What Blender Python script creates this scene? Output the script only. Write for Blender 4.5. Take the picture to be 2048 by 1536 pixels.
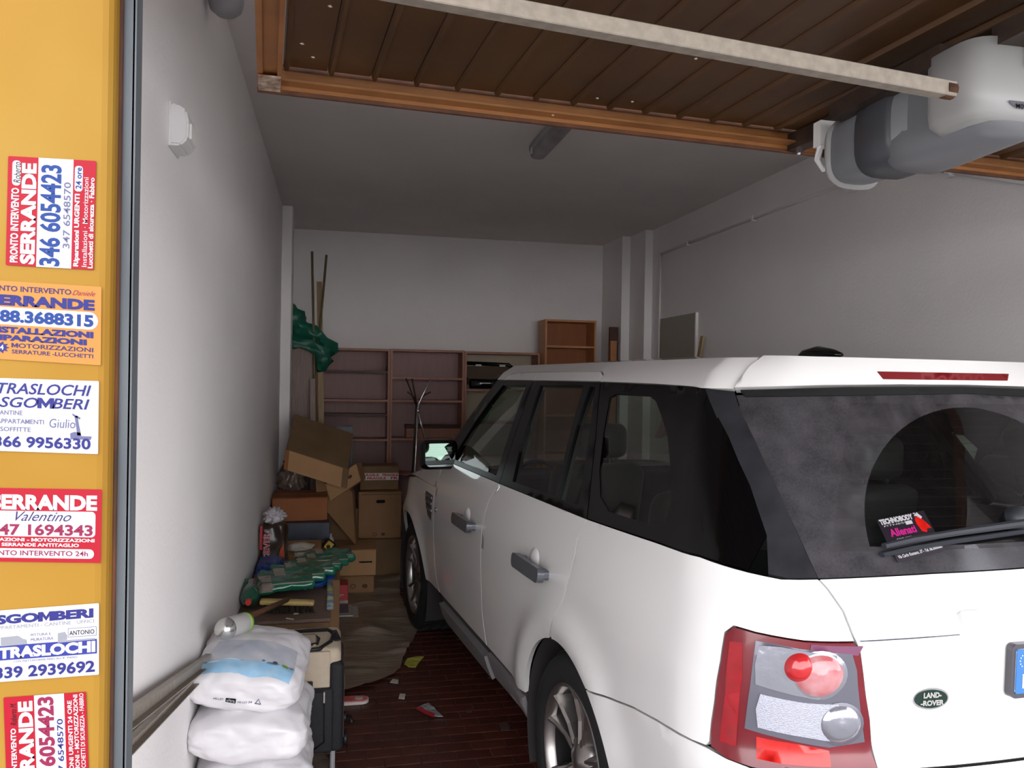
import bpy, bmesh, math, random
import numpy as np
from mathutils import Vector, Matrix, noise
from mathutils.geometry import delaunay_2d_cdt
from mathutils.bvhtree import BVHTree
for o in list(bpy.data.objects): bpy.data.objects.remove(o)
S = bpy.context.scene
COL = S.collection
rnd = random.Random(7)
# ---------------------------------------------------------------- camera
CAM_H, FPX = 1.685, 1603.34
RM = Matrix(((0.9762, -0.2164, 0.0166), (-0.0152, 0.0080, 0.99985), (0.2165, 0.9763, -0.0040)))  # rows: right, up, forward
RM = Matrix((RM[0].normalized(), (RM[1] - RM[0].normalized() * RM[1].dot(RM[0].normalized())).normalized(), RM[2]))
RM = Matrix((RM[0], RM[1], RM[1].cross(RM[0]).normalized()))
cd = bpy.data.cameras.new('camera'); cam = bpy.data.objects.new('camera', cd); COL.objects.link(cam)
cd.sensor_width = 36; cd.lens = 36 * FPX / 2048; cd.clip_start = .05
mw = Matrix((RM[0], RM[1], -RM[2])).transposed().to_4x4(); mw.translation = (0, 0, CAM_H); cam.matrix_world = mw
S.camera = cam
# ---------------------------------------------------------------- light: overcast daylight coming through the open door
W = bpy.data.worlds.new('world'); S.world = W; W.use_nodes = True
wn = W.node_tree; bgn = wn.nodes['Background']
tc = wn.nodes.new('ShaderNodeTexCoord'); sx = wn.nodes.new('ShaderNodeSeparateXYZ'); rp = wn.nodes.new('ShaderNodeValToRGB')
wn.links.new(tc.outputs['Generated'], sx.inputs[0]); wn.links.new(sx.outputs[2], rp.inputs[0]); wn.links.new(rp.outputs[0], bgn.inputs[0])
rp.color_ramp.elements[0].position = 0.0; rp.color_ramp.elements[0].color = (1.0, .985, .99, 1)
rp.color_ramp.elements[1].position = .9; rp.color_ramp.elements[1].color = (.50, .55, .66, 1)
bgn.inputs[1].default_value = 2.6
S.view_settings.view_transform = 'Standard'; S.view_settings.look = 'None'
S.view_settings.exposure = 1.45; S.view_settings.gamma = 1; S.view_settings.use_curve_mapping = False

# ---------------------------------------------------------------- helpers
def ray(px, py):
    c = Vector(((px - 1024) / FPX, -(py - 768) / FPX, 1.0)); return RM.transposed() @ c
ORG = Vector((0, 0, CAM_H))
def at(px, py, x=None, y=None, z=None):
    """world point on the plane x=, y= or z= that the photograph shows at this pixel"""
    d = ray(px, py)
    if x is not None: t = x / d.x
    elif y is not None: t = y / d.y
    else: t = (z - CAM_H) / d.z
    return ORG + d * t
def lin(c):
    if isinstance(c, str):
        c = tuple(int(c[i:i + 2], 16) / 255 for i in (0, 2, 4))
    return tuple((x / 12.92 if x <= .04045 else ((x + .055) / 1.055) ** 2.4) for x in c[:3]) + (1,)
MATS = {}
def mat(name, col, rough=.6, metal=0., var=0., scale=8., bump=0., bscale=None, coat=0., spec=.5, col2=None, stretch=None, detail=4, emit=0., trans=0., dist=0.):
    if name in MATS: return MATS[name]
    m = bpy.data.materials.new(name); m.use_nodes = True; MATS[name] = m
    n = m.node_tree.nodes; l = m.node_tree.links; b = n['Principled BSDF']
    b.inputs['Roughness'].default_value = rough; b.inputs['Metallic'].default_value = metal
    b.inputs['Coat Weight'].default_value = coat; b.inputs['Coat Roughness'].default_value = .03; b.inputs['Specular IOR Level'].default_value = spec
    b.inputs['Transmission Weight'].default_value = trans
    b.inputs['Base Color'].default_value = lin(col)
    if emit: b.inputs['Emission Color'].default_value = lin(col); b.inputs['Emission Strength'].default_value = emit
    if var or bump or col2:
        t = n.new('ShaderNodeTexCoord'); mp = n.new('ShaderNodeMapping'); l.new(t.outputs['Object'], mp.inputs[0])
        if stretch: mp.inputs['Scale'].default_value = stretch
        nz = n.new('ShaderNodeTexNoise'); nz.inputs['Scale'].default_value = scale; nz.inputs['Detail'].default_value = detail
        nz.inputs['Distortion'].default_value = dist
        l.new(mp.outputs[0], nz.inputs['Vector'])
        if var or col2:
            c1 = lin(col); r = n.new('ShaderNodeValToRGB'); e = r.color_ramp.elements
            e[0].position = .3; e[1].position = .7
            c2 = lin(col2) if col2 else tuple(min(1, x * (1 + var)) for x in c1[:3]) + (1,)
            e[0].color = c1 if col2 else tuple(x * (1 - var) for x in c1[:3]) + (1,); e[1].color = c2
            l.new(nz.outputs[0], r.inputs[0]); l.new(r.outputs[0], b.inputs['Base Color'])
        if bump:
            nb = nz
            if bscale:
                nb = n.new('ShaderNodeTexNoise'); nb.inputs['Scale'].default_value = bscale; nb.inputs['Detail'].default_value = detail; l.new(mp.outputs[0], nb.inputs['Vector'])
            bp = n.new('ShaderNodeBump'); bp.inputs['Strength'].default_value = bump; bp.inputs['Distance'].default_value = .01
            l.new(nb.outputs[0], bp.inputs['Height']); l.new(bp.outputs[0], b.inputs['Normal'])
    return m
def glassmat(name, tint, refl=.0, rough=.0, ior=1.5):
    m = bpy.data.materials.new(name); m.use_nodes = True; MATS[name] = m
    n = m.node_tree.nodes; l = m.node_tree.links; n.remove(n['Principled BSDF']); out = n['Material Output']
    tr = n.new('ShaderNodeBsdfTransparent'); tr.inputs[0].default_value = (*tint, 1)
    gl = n.new('ShaderNodeBsdfGlossy'); gl.inputs['Roughness'].default_value = rough
    fr = n.new('ShaderNodeFresnel'); fr.inputs[0].default_value = ior
    mx = n.new('ShaderNodeMixShader'); l.new(fr.outputs[0], mx.inputs[0]); l.new(tr.outputs[0], mx.inputs[1]); l.new(gl.outputs[0], mx.inputs[2])
    l.new(mx.outputs[0], out.inputs[0]); return m
def tag(o, label=None, cat=None, group=None, kind=None):
    if label: o['label'] = label
    if cat: o['category'] = cat
    if group: o['group'] = group
    if kind: o['kind'] = kind
    return o
def empty(name, loc=(0, 0, 0), rz=0, label=None, cat=None, group=None, parent=None, rot=None):
    o = bpy.data.objects.new(name, None); COL.objects.link(o); o.location = loc; o.rotation_euler = rot if rot else (0, 0, rz)
    o.empty_display_size = .05; o.parent = parent
    return tag(o, label, cat, group)
def obj(name, bm, m=None, parent=None, smooth=False, loc=None, rot=None, mod=None):
    me = bpy.data.meshes.new(name)
    if isinstance(bm, tuple): me.from_pydata(*bm)
    else: bm.to_mesh(me); bm.free()
    o = bpy.data.objects.new(name, me); COL.objects.link(o)
    if m is not None:
        for mm in (m if isinstance(m, (list, tuple)) else [m]): me.materials.append(MATS[mm] if isinstance(mm, str) else mm)
    if smooth: me.polygons.foreach_set('use_smooth', [True] * len(me.polygons))
    o.parent = parent
    if loc is not None: o.location = loc
    if rot is not None: o.rotation_euler = rot
    return o
def BM(): return bmesh.new()
def box(bm, c, d, rot=None, bev=0., seg=1, mi=0):
    """box centred c with full sizes d"""
    r = bmesh.ops.create_cube(bm, size=1.0); vs = r['verts']
    bmesh.ops.scale(bm, vec=d, verts=vs)
    if bev: 
        es = list({e for v in vs for e in v.link_edges}); rr = bmesh.ops.bevel(bm, geom=es, offset=bev, segments=seg, affect='EDGES', profile=.5)
        vs = list({v for f in rr['faces'] for v in f.verts} | {v for v in vs if v.is_valid})
    vs = [v for v in vs if v.is_valid]
    if rot is not None: bmesh.ops.rotate(bm, cent=(0, 0, 0), matrix=rot if isinstance(rot, Matrix) else Matrix.Rotation(rot, 3, 'Z'), verts=vs)
    bmesh.ops.translate(bm, vec=c, verts=vs)
    if mi:
        for f in {f for v in vs for f in v.link_faces}: f.material_index = mi
    return vs
def bx(x0, y0, z0, x1, y1, z1, bm=None, bev=0., seg=1):
    bm = bm or BM(); box(bm, ((x0 + x1) / 2, (y0 + y1) / 2, (z0 + z1) / 2), (abs(x1 - x0), abs(y1 - y0), abs(z1 - z0)), bev=bev, seg=seg); return bm
def hexa(bm, P):
    """8 points: bottom ring 0-3, top ring 4-7"""
    v = [bm.verts.new(p) for p in P]
    for f in ((3, 2, 1, 0), (4, 5, 6, 7), (0, 1, 5, 4), (1, 2, 6, 5), (2, 3, 7, 6), (3, 0, 4, 7)): bm.faces.new([v[i] for i in f])
    bmesh.ops.recalc_face_normals(bm, faces=bm.faces); return bm
def para(o, ex, ey, ez, bm=None):
    o, ex, ey, ez = map(Vector, (o, ex, ey, ez))
    return hexa(bm or BM(), [o, o + ex, o + ex + ey, o + ey, o + ez, o + ex + ez, o + ex + ey + ez, o + ey + ez])
def tube(pts, rad, seg=10, bm=None, squash=1., cap=True, up=Vector((0, 0, 1))):
    bm = bm or BM(); pts = [Vector(p) for p in pts]; n = len(pts)
    if not isinstance(rad, (list, tuple)): rad = [rad] * n
    rings = []
    for i, p in enumerate(pts):
        t = (pts[min(i + 1, n - 1)] - pts[max(i - 1, 0)]).normalized()
        a = t.cross(up)
        if a.length < .05: a = t.cross(Vector((0, 1, 0)))
        a.normalize(); b = a.cross(t).normalized()
        rings.append([bm.verts.new(p + (a * math.cos(k * 2 * math.pi / seg) + b * math.sin(k * 2 * math.pi / seg) * squash) * rad[i]) for k in range(seg)])
    for i in range(n - 1):
        for k in range(seg): bm.faces.new((rings[i][k], rings[i][(k + 1) % seg], rings[i + 1][(k + 1) % seg], rings[i + 1][k]))
    if cap: bm.faces.new(rings[0][::-1]); bm.faces.new(rings[-1])
    bmesh.ops.recalc_face_normals(bm, faces=bm.faces); return bm
def lathe(prof, seg=24, bm=None, axis='Z', ang=2 * math.pi, M=None):
    """prof: list of (r, h)"""
    bm = bm or BM(); rings = []; full = ang >= 2 * math.pi - 1e-6; k2 = seg if full else seg + 1
    for r, h in prof:
        ring = []
        for k in range(k2):
            a = ang * k / seg; p = Vector((r * math.cos(a), r * math.sin(a), h))
            if axis == 'X': p = Vector((h, p.x, p.y))
            if axis == 'Y': p = Vector((p.x, h, p.y))
            ring.append(bm.verts.new(M @ p if M else p))
        rings.append(ring)
    for i in range(len(rings) - 1):
        for k in range(seg):
            j = (k + 1) % k2
            bm.faces.new((rings[i][k], rings[i][j], rings[i + 1][j], rings[i + 1][k]))
    bmesh.ops.remove_doubles(bm, verts=bm.verts, dist=1e-6)
    bmesh.ops.recalc_face_normals(bm, faces=bm.faces); return bm
def inpoly(x, y, loops):
    c = False
    for L in loops:
        n = len(L); j = n - 1
        for i in range(n):
            xi, yi = L[i]; xj, yj = L[j]
            if (yi > y) != (yj > y) and x < (xj - xi) * (y - yi) / (yj - yi) + xi: c = not c
            j = i
    return c
def dens(L, step):
    out = []
    for i in range(len(L)):
        a, b = L[i], L[(i + 1) % len(L)]; n = max(1, int(math.hypot(b[0] - a[0], b[1] - a[1]) / step))
        for k in range(n): out.append((a[0] + (b[0] - a[0]) * k / n, a[1] + (b[1] - a[1]) * k / n))
    return out
def cdt(loops, step):
    loops = [dens(L, step) for L in loops]
    pts = []; edges = []
    for L in loops:
        b = len(pts); pts += [Vector(p) for p in L]; edges += [(b + i, b + (i + 1) % len(L)) for i in range(len(L))]
    xs = [p.x for p in pts]; ys = [p.y for p in pts]; x = min(xs)
    bp = np.array([(p.x, p.y) for p in pts])
    gx = math.floor(min(xs) / step) * step
    while gx < max(xs):
        gy = math.floor(min(ys) / step) * step
        while gy < max(ys):
            if inpoly(gx, gy, loops) and np.min((bp[:, 0] - gx) ** 2 + (bp[:, 1] - gy) ** 2) > (step * .35) ** 2: pts.append(Vector((gx, gy)))
            gy += step
        gx += step
    v, e, f, *_ = delaunay_2d_cdt(pts, edges, [], 0, 1e-7)
    F = []
    for t in f:
        cx = sum(v[i].x for i in t) / len(t); cy = sum(v[i].y for i in t) / len(t)
        if inpoly(cx, cy, loops): F.append(tuple(t))
    # boundary edges
    cnt = {}
    for t in F:
        for i in range(len(t)):
            a, b = t[i], t[(i + 1) % len(t)]
            cnt[(a, b)] = cnt.get((a, b), 0) + 1
    bd = [(a, b) for (a, b) in cnt if (b, a) not in cnt]
    return v, F, bd
def flatpoly(loops, fn, thick, step=10., bm=None):
    """2D polygon(s) mapped by fn(a,b,h) -> point, with thickness"""
    bm = bm or BM(); v, F, bd = cdt(loops, step)
    T = [bm.verts.new(fn(p.x, p.y, 0)) for p in v]; B = [bm.verts.new(fn(p.x, p.y, thick)) for p in v]
    for t in F:
        bm.faces.new([T[i] for i in t]); bm.faces.new([B[i] for i in reversed(t)])
    for a, b in bd: bm.faces.new((T[b], T[a], B[a], B[b]))
    bmesh.ops.recalc_face_normals(bm, faces=bm.faces); return bm
def roundrect(x0, y0, x1, y1, r, n=5):
    r = min(r, abs(x1 - x0) / 2, abs(y1 - y0) / 2); out = []
    for cx, cy, a0 in ((x1 - r, y1 - r, 0), (x0 + r, y1 - r, 90), (x0 + r, y0 + r, 180), (x1 - r, y0 + r, 270)):
        for k in range(n + 1):
            a = math.radians(a0 + 90 * k / n); out.append((cx + r * math.cos(a), cy + r * math.sin(a)))
    return out
def ellipse(cx, cy, rx, ry, n=28, a0=0, a1=360):
    return [(cx + rx * math.cos(math.radians(a0 + (a1 - a0) * k / n)), cy + ry * math.sin(math.radians(a0 + (a1 - a0) * k / n))) for k in range(n if a1 - a0 >= 360 else n + 1)]
_tc = {}
def textmesh(s, bold=0.0, shear=0.0):
    """verts (u,v in 0..1 of the text's own box, v down) and faces"""
    k = (s, bold, shear)
    if k in _tc: return _tc[k]
    if 'M' in s and bold > .008:
        if s != s.upper() or not s.replace(' ', '').replace('-', '').isalpha(): return textmesh(s, .006, shear)
        vs, fs = textmesh(s.replace('M', 'H'), bold, shear); par = list(range(len(vs)))      # the font's bold M folds over itself: draw it here
        def find(a):
            while par[a] != a: par[a] = par[par[a]]; a = par[a]
            return a
        for f in fs:
            for i in f[1:]: par[find(i)] = find(f[0])
        isl = {}
        for i in range(len(vs)): isl.setdefault(find(i), []).append(i)
        order = sorted(isl, key=lambda r: sum(vs[i][0] for i in isl[r]) / len(isl[r])); chars = [c for c in s if c != ' ']
        V = list(vs); F = list(fs)
        if len(order) == len(chars):
            for r, c in zip(order, chars):
                if c != 'M': continue
                F = [f for f in F if find(f[0]) != r]; x0 = min(vs[i][0] for i in isl[r]); x1 = max(vs[i][0] for i in isl[r]); w = x1 - x0; x0 -= w * .06; x1 += w * .06; w = x1 - x0
                sk = lambda x, y: (x0 + w * x + (.5 - y) * 0, y); t = .24 + bold
                n0 = len(V); V += [sk(*p) for p in ((0, 0), (t, 0), (.5, .52), (1 - t, 0), (1, 0), (1, 1), (1 - t, 1), (1 - t, .48), (.5, .96), (t, .48), (t, 1), (0, 1))]
                F += [tuple(n0 + i for i in f) for f in ((0, 1, 9, 10, 11), (1, 2, 8, 9), (2, 3, 7, 8), (3, 4, 5, 6, 7))]
        _tc[k] = (V, F); return _tc[k]
    cu = bpy.data.curves.new('t', 'FONT'); cu.body = s; cu.size = 1; cu.offset = bold; cu.shear = shear; cu.resolution_u = 3
    o = bpy.data.objects.new('t', cu); COL.objects.link(o)
    dg = bpy.context.evaluated_depsgraph_get(); dg.update(); me = bpy.data.meshes.new_from_object(o.evaluated_get(dg))
    vs = [tuple(v.co) for v in me.vertices]; fs = [tuple(p.vertices) for p in me.polygons]
    bpy.data.objects.remove(o); bpy.data.curves.remove(cu); bpy.data.meshes.remove(me)
    x0 = min(v[0] for v in vs); x1 = max(v[0] for v in vs); y0 = min(v[1] for v in vs); y1 = max(v[1] for v in vs)
    r = ([((v[0] - x0) / (x1 - x0), (y1 - v[1]) / (y1 - y0)) for v in vs], fs); _tc[k] = r; return r
def blob(c, r, amp=.15, sc=3., seed=0, sub=4, sq=1.0, bm=None, flat=None):
    bm = bm or BM(); g = bmesh.ops.create_icosphere(bm, subdivisions=sub, radius=1)['verts']
    for v in g:
        p = v.co.copy()
        if sq != 1: p = Vector([math.copysign(abs(t) ** sq, t) for t in p])
        n = noise.noise(p * sc + Vector((seed * 7.3, seed, 0))) + .5 * noise.noise(p * sc * 2.3 + Vector((seed, 0, 5)))
        p *= 1 + amp * n
        if flat is not None and p.z < flat: p.z = flat
        v.co = Vector((c[0] + p.x * r[0], c[1] + p.y * r[1], c[2] + p.z * r[2]))
    return bm
def join_bvh(o):
    me = o.data; return BVHTree.FromPolygons([v.co for v in me.vertices], [tuple(p.vertices) for p in me.polygons])
# ---------------------------------------------------------------- materials
mat('wall_paint', 'f3efee', .8, var=.03, scale=1.3, bump=.15, bscale=60)
mat('ceiling_paint', 'e2dbd9', .85, var=.05, scale=1.2, bump=.1, bscale=50)
mat('white_paint', 'ece8e4', .6, var=.03, scale=3)
mat('yellow_enamel', '835d1a', .6, col2='8f7030', scale=2.2, bump=.12, bscale=9, spec=.12, detail=3)
mat('rust', '1f0f0a', .85, col2='5e3414', scale=26, bump=.5, stretch=(1, 1, .25))
mat('zinc', '4a4e52', .6, metal=.2, col2='64696d', scale=20, bump=.15, stretch=(1, 1, .2), detail=6)
mat('asphalt', '77746f', .9, var=.15, scale=9)
mat('brick_tile', '4a241c', .42, var=.22, scale=5, bump=.12, bscale=40)
mat('brick_tile_b', '542a20', .45, var=.2, scale=7, bump=.12, bscale=40)
mat('grout', '4d382f', .9, var=.25, scale=14)
mat('door_brown', '5a3c20', .45, col2='422a16', scale=3, bump=.1, bscale=12)
mat('door_rail', '9c6634', .55, col2='855428', scale=9, bump=.1)
mat('door_rail_dark', '4a2a16', .6, col2='6b3f22', scale=20)
mat('door_worn', 'c8b8a4', .7, col2='6b3b1d', scale=45)
mat('steel_dark', '3a3433', .45, metal=.6, col2='57463c', scale=14)
mat('steel_bar', '9a9084', .5, metal=.35, var=.15, scale=60, bump=.08)
mat('opener_grey', '6e6f73', .38, var=.03, scale=4)
mat('opener_light', '9a9998', .4)
mat('opener_dark', '3f4045', .4)
mat('chrome', 'd8d8da', .15, metal=1.)
mat('white_plastic', 'dedcdc', .35)
mat('grey_plastic', '9a9a9c', .4)
mat('black_plastic', '17171a', .45, spec=.4)
mat('wood_veneer', '99857b', .5, col2='80685f', scale=14, stretch=(6, 6, .5), dist=1.)
mat('shelf_back', 'a88a87', .7, var=.06, scale=6, stretch=(6, 1, .6))
mat('shelf_edge', 'a87560', .5, var=.12, scale=12, stretch=(1, 1, .3))
mat('shelf_wood', '7f5a50', .55, var=.12, scale=10)
mat('cream_back', 'c0b49c', .7, var=.04, scale=5)
mat('tall_side', '8f5b3b', .5, var=.12, scale=9, stretch=(4, 4, .4))
mat('tall_back', '9c5e36', .6, var=.1, scale=6, stretch=(3, 3, .5))
mat('tall_edge', 'c98d5d', .5, var=.08, scale=9)
mat('pine', 'b49c78', .6, col2='9a835f', scale=10, stretch=(8, 8, .6))
mat('pine_dark', '8a6a48', .6, var=.15, scale=12)
mat('bamboo', '75694a', .55, var=.2, scale=14)
mat('dark_wood', '4a2a1c', .5, var=.2, scale=12)
mat('orange_wood', 'b87c4e', .5, var=.1, scale=12)
mat('green_fabric', '12604c', .42, var=.2, scale=6, bump=.25, bscale=18)
mat('green_wrap', '1d6850', .22, var=.3, scale=7, bump=.4, bscale=16, coat=.4)
mat('clear_wrap', '9d9186', .25, var=.2, scale=8, bump=.4, bscale=20)
mat('blue_bag', '15418f', .35, var=.3, scale=6, bump=.4, bscale=14)
mat('blue_yellow', '2a5fa5', .35, col2='c9c26a', scale=16)
mat('cardboard', '96714e', .75, var=.09, scale=5, bump=.08, bscale=30)
mat('cardboard_dark', '7b5f42', .78, var=.09, scale=5, bump=.08, bscale=30)
mat('cardboard_light', 'b68c62', .75, var=.08, scale=5)
mat('cardboard_orange', '96592f', .7, var=.12, scale=4)
mat('tape_white', 'c8bfb8', .4)
mat('tape_brown', '8a5a33', .3)
mat('print_red', 'b52a34', .6)
mat('print_brown', '4f3526', .7)
mat('hole_dark', '0d0a09', .9)
mat('blue_grey', '4d5566', .35, col2='363b48', scale=5)
mat('grey_box', '6f7078', .5, var=.2, scale=12)
mat('red_box', 'b8323a', .5, var=.06, scale=20)
mat('paper', 'cfc8bb', .7, var=.04, scale=9)
mat('tissue', 'cdc4b6', .7, var=.1, scale=14)
mat('yellow', 'e0b92a', .5)
mat('sheet_plastic', 'a09080', .28, col2='83725f', scale=4, bump=.5, bscale=9, stretch=(1, 5, 1))
mat('bag_white', 'e6e3e6', .38, var=.03, scale=4, bump=.35, bscale=14)
mat('silver_dome', 'd9d9d4', .22, metal=.85)
mat('bottle_grey', 'b9b6b4', .4)
mat('lime', '7fa64a', .4)
mat('bottle_green', '1e5a44', .12, coat=.5)
mat('cap_red', 'd8402f', .4)
mat('beige_fabric', 'c2b29c', .75, var=.05, scale=40, bump=.1, bscale=200)
mat('black_fabric', '1c1c20', .75, var=.2, scale=60, bump=.15, bscale=150)
mat('black_trim', '141216', .5)
mat('zip_metal', 'cfc9bd', .3, metal=.7)
mat('broom_cream', 'c9b46a', .5, col2='a98e58', scale=14)
mat('bristle', '2a2019', .9, var=.4, scale=60)
mat('handle_brown', '7a5138', .5, var=.15, scale=12)
mat('charcoal_print', '33251c', .3, var=.4, scale=10, bump=.3, bscale=14)
mat('flame', 'd2561c', .35, col2='7d2c10', scale=9)
mat('bag_top', 'b9b4b8', .35, var=.2, scale=14, bump=.3)
mat('yellow_leaf', 'b9b64a', .5, var=.2, scale=20)
mat('foil', 'c0c4c8', .3, metal=.5, var=.3, scale=30)
mat('shoe_red', 'c9433f', .6, col2='d88880', scale=40)
mat('rubber_white', 'c9bfb9', .5)
mat('clear_film', '7d6c64', .1, var=.3, scale=9, bump=.8, bscale=12)
# car
mat('car_white', 'e0dedc', .32, coat=1., spec=.5)
mat('gloss_black', '050506', .08, spec=.35)
mat('frame_black', '09090a', .35, spec=.3)
mat('dusty_black', '2b2a2e', .9, spec=.15, col2='1f1f22', scale=14, detail=8)
mat('gap_black', '050505', .9)
mat('clad_grey', '7b7778', .55, var=.06, scale=20)
mat('clad_dark', '453f3f', .6)
mat('liner', '2b2628', .85, var=.2, scale=9)
mat('tyre', '0f0f11', .8, var=.2, scale=25, bump=.1, bscale=60)
mat('alloy', '97928f', .28, metal=.9)
mat('alloy_dark', '3a3838', .4, metal=.7)
mat('handle_grey', '6a6c73', .3, metal=.55)
mat('mirror_glass', '7f8886', .02, metal=1.)
mat('lens_red', '8a101a', .2, coat=.15, var=.12, scale=30)
mat('lens_red_dark', '5d0c15', .2, coat=.15, col2='6b141f', scale=10)
mat('lens_red_bright', 'b01510', .25, coat=.1, var=.25, scale=60)
mat('lens_frame', '605f69', .3, metal=.3)
mat('lens_clear', '93939c', .12, metal=.6, bump=.15, bscale=22)
mat('lens_ribbed', '9a9ba6', .25, metal=.4, var=.12, scale=160, bump=.3, bscale=320, stretch=(1, 1, 2))
mat('lens_pink', 'a03f44', .12, coat=.3, col2='b08a8c', scale=14)
mat('lens_round_red', 'a82427', .15, coat=.3)
mat('brake_red', '6e1015', .45, spec=.2)
mat('badge_green', '12271f', .35, spec=.3)
mat('plate_frame', '4c4a50', .3, metal=.3)
mat('plate_white', 'f2f2f2', .35)
mat('plate_blue', '2f68ad', .35)
mat('wiper_grey', '2b2d33', .5)
mat('seat_black', '222021', .55)
mat('cabin_dark', '15141a', .8)
mat('headliner', '4b4a48', .9)
mat('ink_blue', '1b336b', .5, spec=.15); mat('ink_violet', '25265f', .5, spec=.15); mat('ink_purple', '2f2851', .5, spec=.15); mat('ink_maroon', '711d3a', .5, spec=.15)
mat('ink_red', '8a1020', .5, spec=.15); mat('ink_white', 'a6a4a7', .45, spec=.15); mat('ink_grey', '54546f', .5, spec=.15); mat('ink_orange', 'a66b32', .45, spec=.15)
mat('ink_black', '0f0e12', .5, spec=.15); mat('ink_pink', '9d1f67', .5, spec=.15); mat('ink_bluefill', '282d71', .5, spec=.15); mat('card_dark', '1b141d', .4)
mat('ink_lightblue', '5f8198', .5, spec=.15); mat('ink_lightgrey', '75767c', .5, spec=.15)
glassmat('glass_side', (.66, .75, .69)); glassmat('glass_clear', (.78, .87, .80)); glassmat('wrap_clear', (.8, .8, .8), rough=.1)
def rear_glass():
    m = glassmat('glass_rear', (.74, .84, .77)); n = m.node_tree.nodes; l = m.node_tree.links; out = n['Material Output']; base = out.inputs[0].links[0].from_socket
    uv = n.new('ShaderNodeUVMap'); uv.uv_map = 'sw'; sp = n.new('ShaderNodeSeparateXYZ'); l.new(uv.outputs[0], sp.inputs[0])
    def M(op, a, b=None, c=None):
        k = n.new('ShaderNodeMath'); k.operation = op
        for i, q in enumerate((a, b, c)):
            if q is None: continue
            if isinstance(q, (int, float)): k.inputs[i].default_value = q
            else: l.new(q, k.inputs[i])
        return k.outputs[0]
    s, w = sp.outputs[0], sp.outputs[1]
    # area the wiper keeps clean: an arc about its pivot
    e = M('ADD', M('POWER', M('ABSOLUTE', M('DIVIDE', M('SUBTRACT', s, .03), .525)), 2.), M('POWER', M('ABSOLUTE', M('DIVIDE', M('SUBTRACT', w, 1.29), .34)), 2.))
    clean = M('LESS_THAN', e, 1.); clean = M('MULTIPLY', clean, M('GREATER_THAN', w, 1.285))
    tx = n.new('ShaderNodeTexCoord')
    nz = n.new('ShaderNodeTexNoise'); nz.inputs['Scale'].default_value = 14; nz.inputs['Detail'].default_value = 9; l.new(tx.outputs['Object'], nz.inputs['Vector'])
    nz2 = n.new('ShaderNodeTexNoise'); nz2.inputs['Scale'].default_value = 160; l.new(tx.outputs['Object'], nz2.inputs['Vector'])
    dustf = M('MULTIPLY_ADD', M('MULTIPLY_ADD', nz2.outputs[0], .4, nz.outputs[0]), .40, -.05)
    dust = M('MULTIPLY', dustf, M('SUBTRACT', 1., M('MULTIPLY', clean, .93)))
    # printed black border
    def band(x, lo, hi): return M('MULTIPLY', M('GREATER_THAN', x, lo), M('LESS_THAN', x, hi))
    inside = M('MULTIPLY', band(M('ADD', M('ABSOLUTE', s), M('MULTIPLY', M('SUBTRACT', w, 1.3), .45)), -1, .655), band(w, 1.275, 1.64))
    heat = M('LESS_THAN', M('FRACT', M('DIVIDE', w, .0225)), .05)
    blk = n.new('ShaderNodeBsdfPrincipled'); blk.inputs['Base Color'].default_value = (.006, .006, .007, 1); blk.inputs['Roughness'].default_value = .15
    dm = n.new('ShaderNodeBsdfDiffuse'); dm.inputs[0].default_value = lin('6f6b70')
    m1 = n.new('ShaderNodeMixShader'); l.new(M('MAXIMUM', M('SUBTRACT', 1., inside), M('MULTIPLY', heat, .6)), m1.inputs[0]); l.new(base, m1.inputs[1]); l.new(blk.outputs[0], m1.inputs[2])
    m2 = n.new('ShaderNodeMixShader'); l.new(dust, m2.inputs[0]); l.new(m1.outputs[0], m2.inputs[1]); l.new(dm.outputs[0], m2.inputs[2]); l.new(m2.outputs[0], out.inputs[0])
rear_glass()
# ---------------------------------------------------------------- the setting
XL, XR, YF, YB, ZC = -.455, 2.965, 1.05, 8.22, 3.15
def struct(name, bm, m, parent=None, **k):
    o = obj(name, bm, m, parent, **k); o['kind'] = 'structure'; return o
floor = struct('floor', bx(XL - .1, YF - .1, -.12, XR + .1, YB + .1, -.006), 'grout')
PX, PY = .160, .0855
def brick_mesh(w, d, seed, name='brick'):
    r = random.Random(seed); b = BM(); vs = box(b, (0, 0, -.004), (w, d, .008), bev=.0015); me = bpy.data.meshes.new(name); b.to_mesh(me); b.free(); return me
bms = [brick_mesh(PX - .006, PY - .006, k) for k in range(2)]
bms[0].materials.append(MATS['brick_tile']); bms[1].materials.append(MATS['brick_tile_b'])
cells = []
r0 = int((YF + .05) / PY); r1 = int(YB / PY)
for r in range(r0, r1):
    off = (r % 2) * PX / 2
    c = int((XL - .0) / PX) - 1
    while True:
        x = c * PX + off + PX / 2; c += 1
        if x - PX / 2 < XL: continue
        if x + PX / 2 > XR: break
        cells.append((x, r * PY + PY / 2))
def seen(c): return .05 < c[0] < 1.35 - max(0, (c[1] - 3.6)) * .32 and 3.35 < c[1] < 6.2
near = sorted([c for c in cells if seen(c)], key=lambda c: c[1])[:300]; ns = set(near)
for x, y in near:
    o = bpy.data.objects.new('brick', bms[rnd.random() < .4]); COL.objects.link(o); o.parent = floor
    o.location = (x, y, -.0008 + rnd.uniform(-.0008, .0008)); o.rotation_euler = (rnd.uniform(-.004, .004), rnd.uniform(-.004, .004), rnd.uniform(-.006, .006))
b = BM()
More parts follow.
